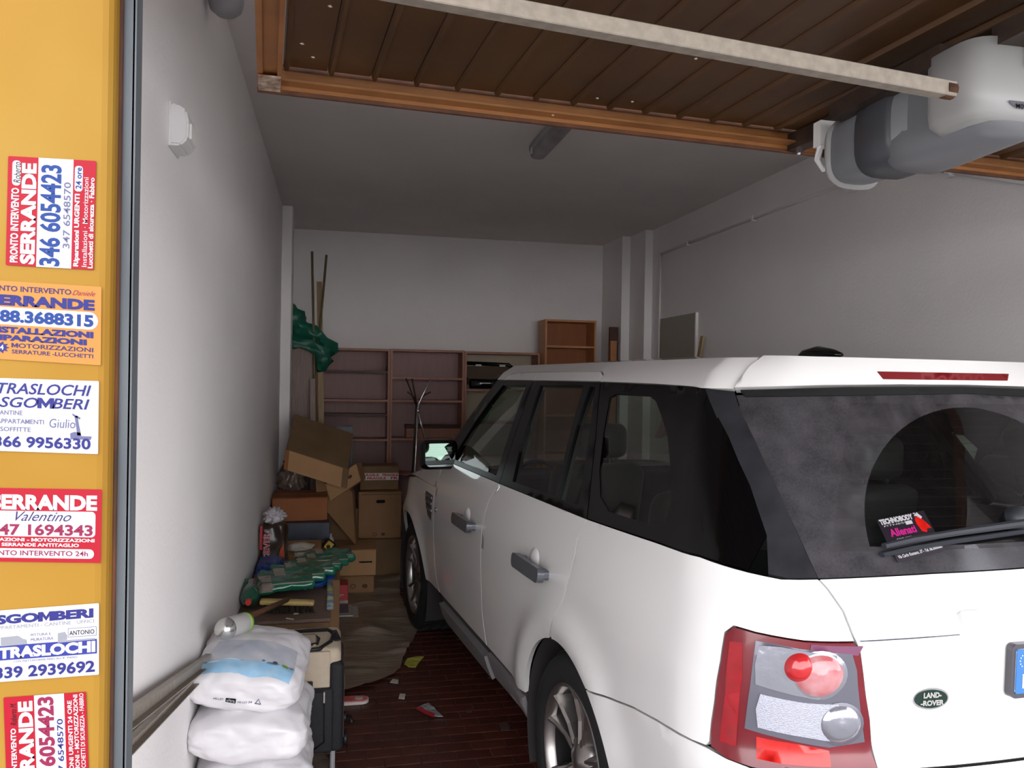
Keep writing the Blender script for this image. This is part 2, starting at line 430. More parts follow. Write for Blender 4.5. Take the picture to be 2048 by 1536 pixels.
for x, y in cells:
    if (x, y) in ns: continue
    z = -.0008 + rnd.uniform(-.0008, .0008); w, d = PX / 2 - .003, PY / 2 - .003
    t = [b.verts.new((x + sx * (w - .0015), y + sy * (d - .0015), z)) for sx, sy in ((-1, -1), (1, -1), (1, 1), (-1, 1))]
    q = [b.verts.new((x + sx * w, y + sy * d, z - .006)) for sx, sy in ((-1, -1), (1, -1), (1, 1), (-1, 1))]
    b.faces.new(t)
    for i in range(4): b.faces.new((q[i], q[(i + 1) % 4], t[(i + 1) % 4], t[i]))
o = obj('brick_field', b, 'brick_tile', floor); o['kind'] = 'stuff'
struct('ground_outside', bx(-14, -16, -.13, 14, YF - .1, -.006), 'asphalt')
struct('wall_left', bx(XL - .25, YF + .25, -.12, XL, YB + .25, ZC), 'wall_paint')
struct('wall_right', bx(XR, YF + .25, -.12, XR + .25, YB + .25, ZC), 'wall_paint')
struct('wall_back', bx(XL, YB, -.12, XR, YB + .25, ZC), 'wall_paint')
struct('ceiling', bx(XL - .25, YF + .0, ZC, XR + .25, YB + .25, ZC + .25), 'ceiling_paint')
struct('pillar_left', bx(XL, 7.13, 0, XL + .085, 7.42, ZC, bev=.004), 'wall_paint')
struct('pillar_right', bx(2.885, 7.22, 0, XR, 7.62, ZC, bev=.004), 'wall_paint')
struct('trim_2', bx(2.80, 7.62, 0, XR, YB, ZC), 'wall_paint')           # boxed-in corner behind the right pillar
JX = -.245  # inner face of the left jamb
struct('wall_front', bx(JX - 3.2, YF + .03, -.12, JX - .075, YF + .25, 3.6), 'wall_paint')
OR = 2.80
struct('wall_front_right', bx(OR, YF + .03, -.12, OR + 3., YF + .25, 3.6), 'wall_paint')
struct('lintel_light_block', bx(JX - .035, YF + .06, 2.62, OR, YF + .25, 3.6), 'wall_paint')  # unseen wall over the opening, added to block outside light
struct('roof_light_block', bx(XL - 3.4, YF + .03, 3.6, XR + 3.4, YB + .6, 3.9), 'wall_paint')  # unseen roof over the garage, added to shut out light from above
# faint ledge of plaster high on the left wall
# ---- left door post : yellow enamelled face, rusty edge, zinc guide channel
pA = at(212, 760, y=YF - .03); pB = at(245, 760, y=YF - .01)
post = empty('trim_1', (0, 0, 0)); post['kind'] = 'structure'
xy = at(218, 760, y=YF - .03).x
b = BM(); box(b, ((xy - .75) , YF + .0, 1.3), (1.5, .06, 2.62), bev=.012, seg=3)
obj('post_face', b, 'yellow_enamel', post, smooth=False)
xy2 = at(224, 760, y=YF).x; xr1 = at(236, 760, y=YF - .003).x
b = bx(xy - .012, YF - .014, 0, xy2, YF - .002, 2.6, bev=.003); bx(xy2 + .002, YF - .006, 0, xr1, YF + .004, 2.6, b, bev=.002)
obj('rusty_edge', b, 'rust', post)
xg = at(275, 760, y=YF + .035).x
b = BM(); bx(xr1 - .02, YF + .006, 0, xg, YF + .012, 2.6, b, bev=.002); bx(xg - .004, YF + .006, 0, xg, YF + .035, 2.6, b)
obj('guide_channel', b, 'zinc', post)
# ---------------------------------------------------------------- stickers on the post
YS = YF - .0312
def sticker(label, o, ax, ay, w, h, base, items, rr=2.5, group='printed stickers on the yellow door post'):
    o = Vector(o); ax = Vector(ax); ay = Vector(ay)
    def P(a, b_, hgt):
        q = o + ax * a + ay * b_; p = at(q.x, q.y, y=YS); return (p.x, YS - hgt, p.z)
    root = empty('sticker', P(w / 2, h / 2, 0), label=label, cat='sticker', group=group)
    inv = Vector(root.location)
    def Q(a, b_, hgt): return tuple(Vector(P(a, b_, hgt)) - inv)
    def poly(L, hh): return flatpoly([L], lambda a, b_, z: Q(a, b_, hh if z == 0 else hh - .00018), 1, step=60)
    obj('backing', poly(roundrect(0, 0, w, h, rr), .0002), base, root)
    byc = {}; cnt_ = [0]
    for it in items:
        k = it[0]
        if k == 'r': _, x0, y0, x1, y1, c, r = it; L = roundrect(x0, y0, x1, y1, r, 4); byc.setdefault(('panel', c, 0), []).append(('p', L))
        elif k == 'p': _, L, c = it; byc.setdefault(('picture', c, 1), []).append(('p', L))
        else:
            s, x0, y0, x1, y1, c = it[1:7]; bold = it[7] if len(it) > 7 else .02; sh = it[8] if len(it) > 8 else 0
            byc.setdefault(('lettering', c, 2), []).append(('t', s, x0, y0, x1, y1, bold, sh))
    for (nm, c, lv), L in byc.items():
        V = []; F = []
        cnt_[0] += 1; lv = lv + cnt_[0] * .25
        for e in L:
            if e[0] == 'p':
                v, f, _ = cdt([e[1]], 60); k = len(V); V += [Q(p.x, p.y, .0003 + .0001 * lv) for p in v]; F += [tuple(k + i for i in t) for t in f]
            else:
                _, s, x0, y0, x1, y1, bold, sh = e; vs, fs = textmesh(s, bold, sh); k = len(V)
                V += [Q(x0 + u * (x1 - x0), y0 + t * (y1 - y0), .0003 + .0001 * lv) for u, t in vs]; F += [tuple(k + i for i in t) for t in fs]
        ob = obj(nm, (V, [], F), c, root)
    return root
T = lambda *a: ('t',) + a
R_ = lambda *a: ('r',) + a
sticker('highest sticker on the yellow post, red and white with a blue number running upwards', (11.4, 530), (5.1 / 218, -1), (1, .057), 218, 176, 'ink_red', [
    R_(0, 61, 218, 131, 'ink_white', 0), T('PRONTO INTERVENTO', 6, 8, 155, 24, 'ink_white', .035), R_(160, 9, 210, 26, 'ink_white', 7), T('Roberto', 165, 12, 207, 26, 'ink_black', 0, .3),
    T('SERRANDE', 4, 28, 206, 58, 'ink_white', .05), T('346 6054423', 3, 66, 205, 108, 'ink_blue', .03), T('347 6548570', 40, 113, 172, 127, 'ink_grey', .012),
    T('Riparazioni URGENTI', 5, 135, 150, 148, 'ink_white', .04), R_(155, 134, 206, 150, 'ink_white', 6), T('24 ore', 160, 136, 203, 148, 'ink_blue', .02),
    T('Installazioni \u00b7 Motorizzazioni', 5, 152, 184, 162, 'ink_white', .03), T('Lucchetti di sicurezza \u00b7 Fabbro', 3, 164, 184, 174, 'ink_white', .03)])
sticker('orange sticker with dark blue letters, second from the top on the yellow post', (-75, 556.5), (1, .062), (-.01, 1), 278, 157, 'ink_orange', [
    T('PRONTO INTERVENTO', 41, 9, 218, 20, 'ink_purple', .02), T('Daniele', 220, 10, 266, 20, 'ink_maroon', 0, .5), T('SERRANDE', 53, 27, 265, 49, 'ink_violet', .06),
    R_(20, 52, 272, 87, 'ink_white', 17), T('388.3688315', 57, 57, 263, 82, 'ink_blue', .045), T('INSTALLAZIONI', 48, 91, 263, 104, 'ink_violet', .06), T('RIPARAZIONI', 55, 107, 250, 119, 'ink_violet', .06),
    T('MOTORIZZAZIONI', 100, 123, 263, 132, 'ink_purple', .02), T('SERRATURE -LUCCHETTI', 100, 136, 263, 144, 'ink_purple', .02),
    ('p', [(95 + 12 * (1 if k % 2 else 1.6) * math.cos(k * math.pi / 10) - 18, 133 + 8 * (1 if k % 2 else 1.6) * math.sin(k * math.pi / 10)) for k in range(20)], 'ink_violet'), T('24', 70, 128, 84, 138, 'ink_white', .03)])
crane = [[(210, 72), (216, 70), (219, 88), (224, 110), (216, 110), (213, 88)], [(205, 66), (222, 74), (221, 78), (207, 71)], [(202, 111), (245, 111), (243, 118), (203, 118)], [(202, 106), (210, 103), (222, 104), (224, 111), (202, 111)]]
sticker('white removals sticker with a small crane drawing, third down the yellow post', (-60, 754), (1, .032), (-.012, 1), 258, 146, 'ink_white', [
    T('TRASLOCHI', 55, 9, 243, 31, 'ink_violet', .015, .25), T('SGOMBERI', 60, 37, 240, 58, 'ink_violet', .015, .25), T('CANTINE', 52, 64, 106, 73, 'ink_grey', .01), T('APPARTAMENTI', 54, 81, 149, 90, 'ink_grey', .01),
    T('SOFFITTE', 62, 97, 123, 106, 'ink_grey', .01), T('Giulio', 160, 78, 212, 96, 'ink_grey', 0, .1), T('366 9956330', 50, 115, 243, 138, 'ink_violet', .03)] + [('p', L, 'ink_grey') for L in crane])
sticker('all-red sticker with white capsules and a script name, middle of the yellow post', (-60, 975), (1, .015), (-.015, 1), 264, 147, 'ink_red', [
    T('SERRANDE', 42, 12, 255, 43, 'ink_white', .05), R_(10, 45, 252, 96, 'ink_white', 8), T('Valentino', 92, 46, 204, 65, 'ink_purple', 0, .5), T('347 1694343', 42, 71, 247, 94, 'ink_maroon', .03),
    T('RIPARAZIONI - MOTORIZZAZIONI', 22, 99, 251, 106, 'ink_white', .04), T('SERRANDE ANTITAGLIO', 65, 109, 220, 116, 'ink_white', .04), R_(14, 120, 250, 139, 'ink_white', 9), T('PRONTO INTERVENTO 24h', 25, 124, 238, 134, 'ink_maroon', .015)])
van = [[(62, 60), (62, 54), (96, 53), (106, 60), (113, 62), (114, 71), (62, 72)]]
truck = [[(176, 54), (190, 52), (194, 60), (194, 68), (176, 69)], [(176, 69), (250, 69), (250, 72), (176, 73)]]
sticker('white clearance sticker tilted upwards with blue TRASLOCHI bar and van drawings', (-60, 1225.5), (1, -.075), (.0, 1), 258, 143, 'ink_white', [
    T('SGOMBERI', 52, 9, 247, 28, 'ink_violet', .055), T('APPARTAMENTI - CANTINE   UFFICI', 48, 31, 248, 38, 'ink_lightgrey', 0), T('PITTURA E', 122, 51, 162, 56, 'ink_grey', 0), T('MURATURA', 122, 60, 167, 66, 'ink_grey', 0),
    R_(196, 46, 253, 64, 'ink_grey', 0), R_(197, 47, 252, 63, 'ink_white', 0), T('ANTONIO', 199, 51, 249, 60, 'ink_black', .01), R_(0, 71, 254, 100, 'ink_bluefill', 0), T('TRASLOCHI', 57, 74, 251, 97, 'ink_white', .055),
    T('CON PIATTAFORMA FINO ALL\u20198\u00b0 PIANO', 87, 102, 215, 106, 'ink_grey', 0), T('339 2939692', 50, 113, 250, 137, 'ink_violet', .03)] + [('p', L, 'ink_lightgrey') for L in van + truck])
sticker('lowest sticker on the yellow post, red and white with dark red number running upwards', (14.6, 1613), (-.035, -1), (1, -.07), 218, 165, 'ink_red', [
    R_(0, 61, 218, 121, 'ink_white', 0), T('PRONTO INTERVENTO', 6, 12, 155, 23, 'ink_white', .035), T('Roberto M.', 161, 13, 205, 25, 'ink_black', 0, .4), T('SERRANDE', 4, 28, 208, 58, 'ink_white', .05),
    T('346 6054423', 4, 67, 214, 100, 'ink_maroon', .035), T('347 6548570', 40, 105, 168, 117, 'ink_violet', .012), T('RIPARAZIONI URGENTI 24 ORE', 5, 127, 203, 136, 'ink_white', .03),
    T('INSTALLAZIONI - MOTORIZZAZIONI', 3, 139, 214, 148, 'ink_white', .03), T('SERRATURE LUCCHETTI DI SICUREZZA - FABBRO', 2, 151, 216, 160, 'ink_white', .02)])
# ---------------------------------------------------------------- the raised up-and-over door
ZD = 2.35
door = empty('door_1'); door['kind'] = 'structure'
cl = at(515, 165, z=ZD); cr = at(2048, 347, z=ZD)   # lower (inner) edge of the leaf
ang = math.atan2(cr.y - cl.y, cr.x - cl.x); XD0, YD0 = cl.x, cl.y
def dp(a, d, z=0): # a along the edge, d towards the street
    return Vector((XD0 + a * math.cos(ang) + d * math.sin(ang), YD0 + a * math.sin(ang) - d * math.cos(ang), ZD + z))
WD = 2.86; LD = 2.3
def dbox(a0, a1, d0, d1, z0, z1, bm=None):
    bm = bm or BM(); return para(dp(a0, d0, z0), dp(a1, d0, z0) - dp(a0, d0, z0), dp(a0, d1, z0) - dp(a0, d0, z0), (0, 0, z1 - z0), bm)
pitch = .0985
n = int((WD - .1) / pitch)
for k in range(n):
    a = .055 + k * pitch
    b = BM(); w = pitch - .002
    prof = [(0, -.0), (.004, -.010), (.011, -.010), (.015, .0), (w - .0, 0.0), (w, .012), (0, .012)]
    v0 = [b.verts.new(dp(a + x, .03, .034 + z)) for x, z in prof]; v1 = [b.verts.new(dp(a + x, LD - .03, .034 + z)) for x, z in prof]
    for i in range(len(prof)): j = (i + 1) % len(prof); b.faces.new((v0[i], v0[j], v1[j], v1[i]))
    b.faces.new(v0[::-1]); b.faces.new(v1); bmesh.ops.recalc_face_normals(b, faces=b.faces)
    obj('slat', b, 'door_brown', door)
b = dbox(.04, WD, -.004, .0, -.010, .034); dbox(.04, WD, 0, .036, -.001, .004, b)
obj('edge_rail', b, 'door_rail', door)
b = dbox(.0, WD, -.014, -.004, -.018, .05); obj('outer_rail', b, 'door_rail_dark', door)
b = dbox(.0, .012, 0, LD, -.01, .045); dbox(.012, .042, 0, LD, -.004, .004, b); dbox(.042, .052, .0, LD, -.012, .03, b); obj('side_rail', b, 'door_rail', door)
b = dbox(.002, .05, .0, .09, -.0165, -.0125); obj('worn_corner', b, 'door_worn', door)
b = dbox(WD - .05, WD, 0, LD, -.012, .045); obj('side_rail', b, 'door_rail', door)
# centre stiffener that carries the opener
ac = (at(1600, 290, z=ZD) - dp(0, 0)).length
b = dbox(ac - .03, ac + .01, 0, LD, -.016, .03); dbox(ac + .085, ac + .125, 0, LD, -.016, .03, b); obj('stiffener', b, 'steel_dark', door)
b = dbox(ac + .01, ac + .085, 0, LD, .0, .03); obj('stiffener_web', b, 'door_rail_dark', door)
for q in (.02, .12):
    obj('bolt', lathe([(0, -.012), (.006, -.012), (.007, -.006), (.007, 0)], 8, M=Matrix.Translation(dp(ac - .02 + q, .012, -.016))), 'chrome', door)
chips = [(626, 114), (604, 87), (1392, 117), (1265, 203), (1106, 230), (1195, 196), (660, 12)]
b = BM()
for k, (px, py) in enumerate(chips):
    c = at(px, py, z=ZD + (.016 if k != 4 else -.0175)); s = .004
    vs = [c + Vector((rnd.uniform(-s, s), rnd.uniform(-s, s), 0)) for _ in range(3)]
    vs = [c + Vector((-s, -s * .3, 0)), c + Vector((s * .3, -s, 0)), c + Vector((s, s * .6, 0)), c + Vector((-s * .2, s, 0))]
    a_ = [b.verts.new(v) for v in vs]; c_ = [b.verts.new(v - Vector((0, 0, .001))) for v in vs]
    b.faces.new(c_)
    for i in range(4): b.faces.new((a_[i], a_[(i + 1) % 4], c_[(i + 1) % 4], c_[i]))
obj('paint_chips', b, 'paper', door)
# ---------------------------------------------------------------- opener hanging from the door
cA = at(1708, 318, z=2.16); cA.z = 0
mot = empty('door_opener', (0, 0, 0), label='grey plastic electric door opener hanging under the raised brown door', cat='door opener')
# capsule shaped body along the door's depth, built from rounded sections
def capsule(p0, p1, prof, wid, hgt, n=16, sq=.6, bm=None, up=Vector((0, 0, 1))):
    """sections along p0->p1; prof: list of (t, width scale, height scale, dz)"""
    bm = bm or BM(); p0 = Vector(p0); p1 = Vector(p1); d = (p1 - p0); side = d.normalized().cross(up).normalized(); rings = []
    for t, sw, sh, dz in prof:
        c = p0 + d * t + up * dz; ring = []
        for k in range(n):
            a = 2 * math.pi * k / n; ca, sa = math.cos(a), math.sin(a)
            ring.append(bm.verts.new(c + side * (math.copysign(abs(ca) ** sq, ca) * wid * sw) + up * (math.copysign(abs(sa) ** sq, sa) * hgt * sh)))
        rings.append(ring)
    for i in range(len(rings) - 1):
        for k in range(n): bm.faces.new((rings[i][k], rings[i][(k + 1) % n], rings[i + 1][(k + 1) % n], rings[i + 1][k]))
    bm.faces.new(rings[0][::-1]); bm.faces.new(rings[-1]); bmesh.ops.recalc_face_normals(bm, faces=bm.faces); return bm
ZM = 2.235
f0 = at(1712, 318, z=ZM - .03); n0 = at(1800, 268, z=ZM - .03)
mdir = Vector((math.sin(ang) * 0 + .02, -1, 0)).normalized()
fx, fy = at(1690, 312, z=ZM).x, at(1690, 312, z=ZM).y
# rear (garage side) housing with the light grey end bowl
A0 = Vector((fx + .005, fy + .005, ZM)); 
obj('rear_housing', capsule(A0 + Vector((0, .0, 0)), A0 + Vector((.0, -.30, 0)), [(0, .35, .4, .02), (.02, .7, .72, .012), (.08, .92, .95, .0), (.2, 1, 1, 0), (1, 1.04, 1.0, 0)], .068, .078, 28, .62), 'opener_grey', mot, smooth=True)
obj('end_bowl', capsule(A0 + Vector((0, .012, -.004)), A0 + Vector((0, -.035, -.004)), [(0, .3, .3, .01), (.2, .72, .72, .008), (.55, .95, .95, .004), (1, 1.05, 1.04, 0)], .07, .08, 28, .62), 'opener_light', mot, smooth=True)
# dark waist band
obj('waist_band', capsule(A0 + Vector((0, -.13, -.004)), A0 + Vector((.0, -.25, .002)), [(0, .9, .9, 0), (.1, 1.0, 1.0, 0), (.5, 1.04, 1.03, 0), (.9, 1.0, 1.0, 0), (1, .9, .9, 0)], .078, .085, 28, .6), 'opener_dark', mot, smooth=True)
# front cover, wider, with raised dome
obj('front_cover', capsule(A0 + Vector((.012, -.19, -.012)), A0 + Vector((.012, -.50, -.002)), [(0, .45, .5, .01), (.04, .8, .82, .004), (.12, .96, .97, 0), (.3, 1, 1, 0), (.85, 1, 1, 0), (.96, .93, .93, .0), (1, .7, .75, 0)], .082, .088, 32, .55), 'opener_grey', mot, smooth=True)
obj('front_tower', capsule(A0 + Vector((-.018, -.44, .07)), A0 + Vector((-.018, -.44, -.07)), [(0, 1, 1, 0), (.7, 1, 1, 0), (.9, .96, .96, 0), (1, .75, .8, 0)], .085, .075, 28, .55, up=Vector((0, 1, 0))), 'opener_light', mot, smooth=True)
lg = at(2003, 219, y=A0.y - .44 - .082)
# label plate, screw, bracket, limit switch
LB = A0 + Vector((-.002, -.497, -.05))
b = flatpoly([ellipse(0, 0, .034, .012, 20, 180, 360)], lambda a, c, h: Vector((LB.x + a, LB.y - .018 - .002 * (h == 0) , LB.z + c + .008)), 1, step=1)
obj('label_plate', b, 'lens_clear', mot)
vs, fs = textmesh('KIT/60M', .01); obj('lettering', ([(LB.x + .022 - u * .044, LB.y - .0215, LB.z - .006 + v * .009) for u, v in vs], [], fs), 'ink_black', mot)
obj('screw', lathe([(0, -.006), (.006, -.005), (.008, 0)], 12, M=Matrix.Translation(A0 + Vector((-.055, -.245, -.055)))), 'chrome', mot)
b = para(A0 + Vector((-.06, -.60, .055)), (.26, -.02, 0), (0, .1, 0), (0, 0, .035)); para(A0 + Vector((-.005, -.52, .02)), (.02, 0, 0), (0, .015, 0), (0, 0, .05), b)
obj('mounting_bracket', b, 'steel_dark', mot)
b = para(A0 + Vector((-.10, -.42, .055)), (.05, 0, 0), (0, .34, 0), (0, 0, .035)); obj('mounting_plate', b, 'steel_dark', mot)
b = para(A0 + Vector((-.055, .02, .03)), (.05, 0, 0), (0, .03, 0), (0, 0, .06)); tube([A0 + Vector((-.045, .03, .04)), A0 + Vector((-.05, .04, .0)), A0 + Vector((-.03, .045, -.02)), A0 + Vector((0, .02, -.015))], .008, 8, b)
obj('limit_switch', b, 'white_plastic', mot)
# ---- square torsion bar from the opener to the left jamb
pR = at(1903, 182, z=2.19); pL = at(905, 0, z=2.19)
bar = empty('torsion_bar', label='pale steel square bar running from the opener towards the left jamb', cat='bar')
d = (pL - pR).normalized(); pL2 = pR + d * 1.35
b = BM(); w = .0125; u = Vector((0, 0, 1)); s_ = d.cross(u).normalized()
hexa(b, [pR - s_ * w - u * w, pR + s_ * w - u * w, pL2 + s_ * w - u * w, pL2 - s_ * w - u * w, pR - s_ * w + u * w, pR + s_ * w + u * w, pL2 + s_ * w + u * w, pL2 - s_ * w + u * w])
bmesh.ops.bevel(b, geom=b.edges[:], offset=.0015, segments=1, affect='EDGES')
obj('tube', b, 'steel_bar', bar)
obj('end_collar', tube([pR - d * .0, pR + d * .02], .015, 14), 'rust', bar)
obj('bolt', lathe([(0, -.004), (.005, -.004), (.006, 0.0)], 10, M=Matrix.Translation(pR + d * .008 + Vector((0, -.0135, 0))) @ Matrix.Rotation(math.radians(90), 4, 'X')), 'white_plastic', bar)
# ---- sensor box on the left wall
p = at(346, 262, x=XL); pir = empty('motion_sensor', (XL, p.y, p.z), label='small white plastic sensor box fixed high on the left wall', cat='sensor')
b = BM(); prof = [(-.0, -.055), (.03, -.055), (.05, -.035), (.052, .01), (.045, .045), (.02, .06), (0, .06)]
v0 = [b.verts.new((x, -.062, z)) for x, z in prof]; v1 = [b.verts.new((x, .062, z)) for x, z in prof]
for i in range(len(prof)): j = (i + 1) % len(prof); b.faces.new((v0[i], v0[j], v1[j], v1[i]))
b.faces.new(v0[::-1]); b.faces.new(v1); bmesh.ops.recalc_face_normals(b, faces=b.faces); bmesh.ops.bevel(b, geom=b.edges[:], offset=.006, segments=2, affect='EDGES')
obj('housing', b, 'white_plastic', pir, smooth=False)
obj('lens', bx(.046, -.04, -.03, .056, .04, .015, bev=.003), 'white_paint', pir); obj('back_plate', bx(0, -.068, -.06, .006, .068, .065, bev=.002), 'white_plastic', pir)
# ---- grey dome lamp at the very top
p = at(452, 8, x=XL + .07); dm_ = empty('wall_lamp', tuple(p), label='grey bowl-shaped lamp cut by the top edge, on the left wall above the sensor', cat='lamp')
obj('bowl', lathe([(0, -.045), (.03, -.04), (.052, -.022), (.06, .005), (.06, .03)], 24), 'grey_plastic', dm_, smooth=True)
obj('arm', tube([(0, 0, .025), (-.05, 0, .035), (XL - p.x + .002, 0, .035)], .014, 10), 'white_plastic', dm_)
# ---- fluorescent batten on the ceiling
l0 = at(1140, 240, z=ZC - .07); l1 = at(1085, 305, z=ZC - .07)
fl = empty('ceiling_light', (l0.x, (l0.y + l1.y) / 2 + .02, ZC), label='unlit sealed fluorescent batten light on the ceiling behind the raised door', cat='ceiling light')
L2 = (l1.y - l0.y) / 2 + .08
obj('tray', bx(-.05, -L2, -.05, .05, L2, 0, bev=.01), 'grey_plastic', fl)
obj('diffuser', capsule((0, -L2 + .01, -.062), (0, L2 - .01, -.062), [(0, .7, .6, 0), (.03, .95, .95, 0), (.5, 1, 1, 0), (.97, .95, .95, 0), (1, .7, .6, 0)], .048, .036, 20, .7), mat('dull_diffuser', '8b8486', .3, var=.2, scale=9), fl, smooth=True)
for q in (-1, 1): obj('end_clip', bx(-.052, q * (L2 - .07) - .01, -.075, .052, q * (L2 - .07) + .01, -.03, bev=.004), 'white_plastic', fl)
# ---- conduit on the right wall
c0 = at(1745, 352, x=XR); c1 = at(1322, 512, x=XR)
cdt_ = empty('conduit', (0, 0, 0), label='thin grey conduit running along the right wall and down beside the pillar', cat='conduit')
obj('pipe', tube([(XR - .012, 1.6, c0.z + .01), (XR - .012, c1.y - .03, c0.z + .01)], .011, 10), 'wall_paint', cdt_, smooth=True)
obj('pipe', tube([(XR - .012, c1.y - .02, c0.z), (XR - .012, c1.y - .02, 1.2)], .009, 10), 'white_paint', cdt_, smooth=True)
for q in (3.4, 5.3, 6.4): obj('clip', bx(XR - .03, q, c0.z - .01, XR, q + .02, c0.z + .03), 'wall_paint', cdt_)
p = at(1722, 366, x=XR); obj('junction_box', bx(XR - .05, p.y - .07, p.z - .045, XR, p.y + .07, p.z + .05, bev=.006), 'wall_paint', cdt_)
# pale cable conduit by the opener
q0 = at(1880, 345, x=XR); cb = empty('cable_run', label='white plastic pipe with a cable tied to it on the right wall beyond the opener', cat='cable')
pp = [at(px, py, x=XR - .02) for px, py in ((1815, 330), (1905, 343), (2048, 362))]; pp.append(pp[-1] + (pp[-1] - pp[-2]) * .5); pp = [Vector((XR - .02, v.y, v.z)) for v in pp]
obj('pipe', tube([pp[0], pp[-1]], .016, 10), 'white_plastic', cb, smooth=True)
pc = [v + Vector((-.022, 0, .02)) for v in pp]; pc[2] += Vector((0, 0, -.01)); obj('cable', tube(pc, .008, 8), 'cream_back', cb, smooth=True)
obj('cable_tie', tube([pp[1] + Vector((-.01, -.012, 0)), pp[1] + Vector((-.01, .012, 0))], .03, 10), 'white_plastic', cb)
# ---- hatch cover on the right wall, and a short plank
hc = [at(1324, 636, x=XR), at(1395, 625, x=XR)]; z1 = hc[1].z; z0 = 1.55
hp = empty('wall_hatch', label='large grey flat cover plate screwed to the right wall beside the pillar', cat='cover plate')
obj('panel', bx(XR - .018, min(hc[0].y, hc[1].y), z0, XR, max(hc[0].y, hc[1].y), z1 - .0, bev=.004), mat('hatch_grey', 'a49f90', .6), hp)
ym = min(hc[0].y, hc[1].y)
for z in (z1 - .08, z1 - .4): obj('screw', lathe([(0, -.008), (.012, -.006), (.014, 0)], 10, M=Matrix.Translation((XR - .018, ym + .05, z)) @ Matrix.Rotation(math.radians(-90), 4, 'Y')), 'steel_dark', hp)
obj('edge_strip', bx(XR - .024, ym - .02, z0, XR, ym, z1, bev=.002), 'white_paint', hp)
a = at(1403, 672, x=XR - .03); bq = at(1392, 716, x=XR - .05)
pl = tag(obj('plank', para((a.x, a.y - .03, a.z), (0, .05, 0), (.02, 0, 0), (-.30, .12, -a.z + .0)), 'pine'), 'short light plank leaning on the right wall in front of the grey cover plate', 'plank')
# ---------------------------------------------------------------- car body surface

def interp(t,xs,ys):
    if t<=xs[0]: return ys[0]
    for i in range(len(xs)-1):
        if t<=xs[i+1]:
            a=(t-xs[i])/(xs[i+1]-xs[i])
            # monotone-ish cubic hermite
            d=(ys[i+1]-ys[i])/(xs[i+1]-xs[i])
            def sl(k):
                if k<=0 or k>=len(xs)-1: return None
                d0=(ys[k]-ys[k-1])/(xs[k]-xs[k-1]);d1=(ys[k+1]-ys[k])/(xs[k+1]-xs[k])
                return 0 if d0*d1<=0 else 2*d0*d1/(d0+d1)
            m0=sl(i);m1=sl(i+1)
            m0=d if m0 is None else m0;m1=d if m1 is None else m1
            hh=xs[i+1]-xs[i];a2=a*a;a3=a2*a
            return (2*a3-3*a2+1)*ys[i]+(a3-2*a2+a)*hh*m0+(-2*a3+3*a2)*ys[i+1]+(a3-a2)*hh*m1
    return ys[-1]
def sstep(a,b,x):
    t=max(0.,min(1.,(x-a)/(b-a)));return t*t*(3-2*t)
# plan curve: s=0 rear centre -> rear corner -> side -> front
def plan(s):
    # returns (u,v)
    if s<0: u,v=plan(-s);return u,-v
    if s<.70: return (-1.155+.075*(s/.70)**2,s)
    # elliptical-ish arc from (-1.08,.70) to (-.78,.95) length ~ .42
    L=.42
    if s<.70+L:
        t=(s-.70)/L
        # cubic bezier with tangents (du/dv start = .214)
        p0=(-1.08,.70);p1=(-1.055,.82);p2=(-.95,.95);p3=(-.78,.95)
        c=[(1-t)**3,3*t*(1-t)**2,3*t*t*(1-t),t**3]
        return tuple(sum(c[i]*[p0,p1,p2,p3][i][k] for i in range(4)) for k in (0,1))
    u=-.78+(s-.70-L)
    if u<2.7: return (u,.95)
    t=(u-2.7)/1.35
    if t>=1: t=1.
    p0=(2.7,.95);p1=(3.15,.95);p2=(3.56,.80);p3=(3.6,0.)
    c=[(1-t)**3,3*t*(1-t)**2,3*t*t*(1-t),t**3]
    return tuple(sum(c[i]*[p0,p1,p2,p3][i][k] for i in range(4)) for k in (0,1))
PW=[.20,.25,.35,.46,.60,.80,.95,1.04,1.10,1.20,1.26,1.40,1.55,1.66,1.70,1.74,1.765]
PH=[.84,.86,.905,.935,.948,.957,.957,.948,.938,.912,.890,.838,.780,.735,.715,.68,.64]
RW=[.25,.35,.45,.60,.72,.78,.84,1.10,1.20,1.31,1.48,1.66,1.74,1.765]
RS=[.05,.0,-.05,-.06,-.05,-.03,.0,.0,.08,.155,.27,.375,.40,.41]
FW=[.25,.6,.8,.95,1.10];FSH=[.0,.05,.0,-.06,-.25]
def CP(s,w):
    u,v=plan(s)
    k=interp(w,PW,PH)/.95
        # arch flares
    for uc in (0.,2.745):
        r=math.hypot(u-uc,w-.37)
        if r<.75 and abs(v)>.6:
            k+=.026*math.exp(-((r-.46)/.07)**2)*sstep(.2,.5,w)
    v2=v*k
    u2=u+interp(w,RW,RS)*sstep(-.35,-1.05,u)
    if u>2.3: u2+=interp(w,FW,FSH)*sstep(2.3,3.5,u)
    return (u2,v2,w)
CX, CY, CA = 1.733, 2.779, -.1
car = empty('car', (CX, CY, 0), -CA, label='large white sport utility vehicle parked nose-in with dusty black rear window', cat='car')
def L_(u, v, w): return Vector((-v, u, w))            # car axes (forward, left, up) -> local
def CW(u, v, w): return car_m @ L_(u, v, w)
car_m = Matrix.Translation((CX, CY, 0)) @ Matrix.Rotation(-CA, 4, 'Z')
def cp(s, w, off=0.):
    p = Vector(CP(s, w)); q = L_(*p)
    if off:
        e = .004; a = L_(*CP(s + e, w)) - L_(*CP(s - e, w)); b_ = L_(*CP(s, w + e)) - L_(*CP(s, w - e))
        q += b_.cross(a).normalized() * off
    return q
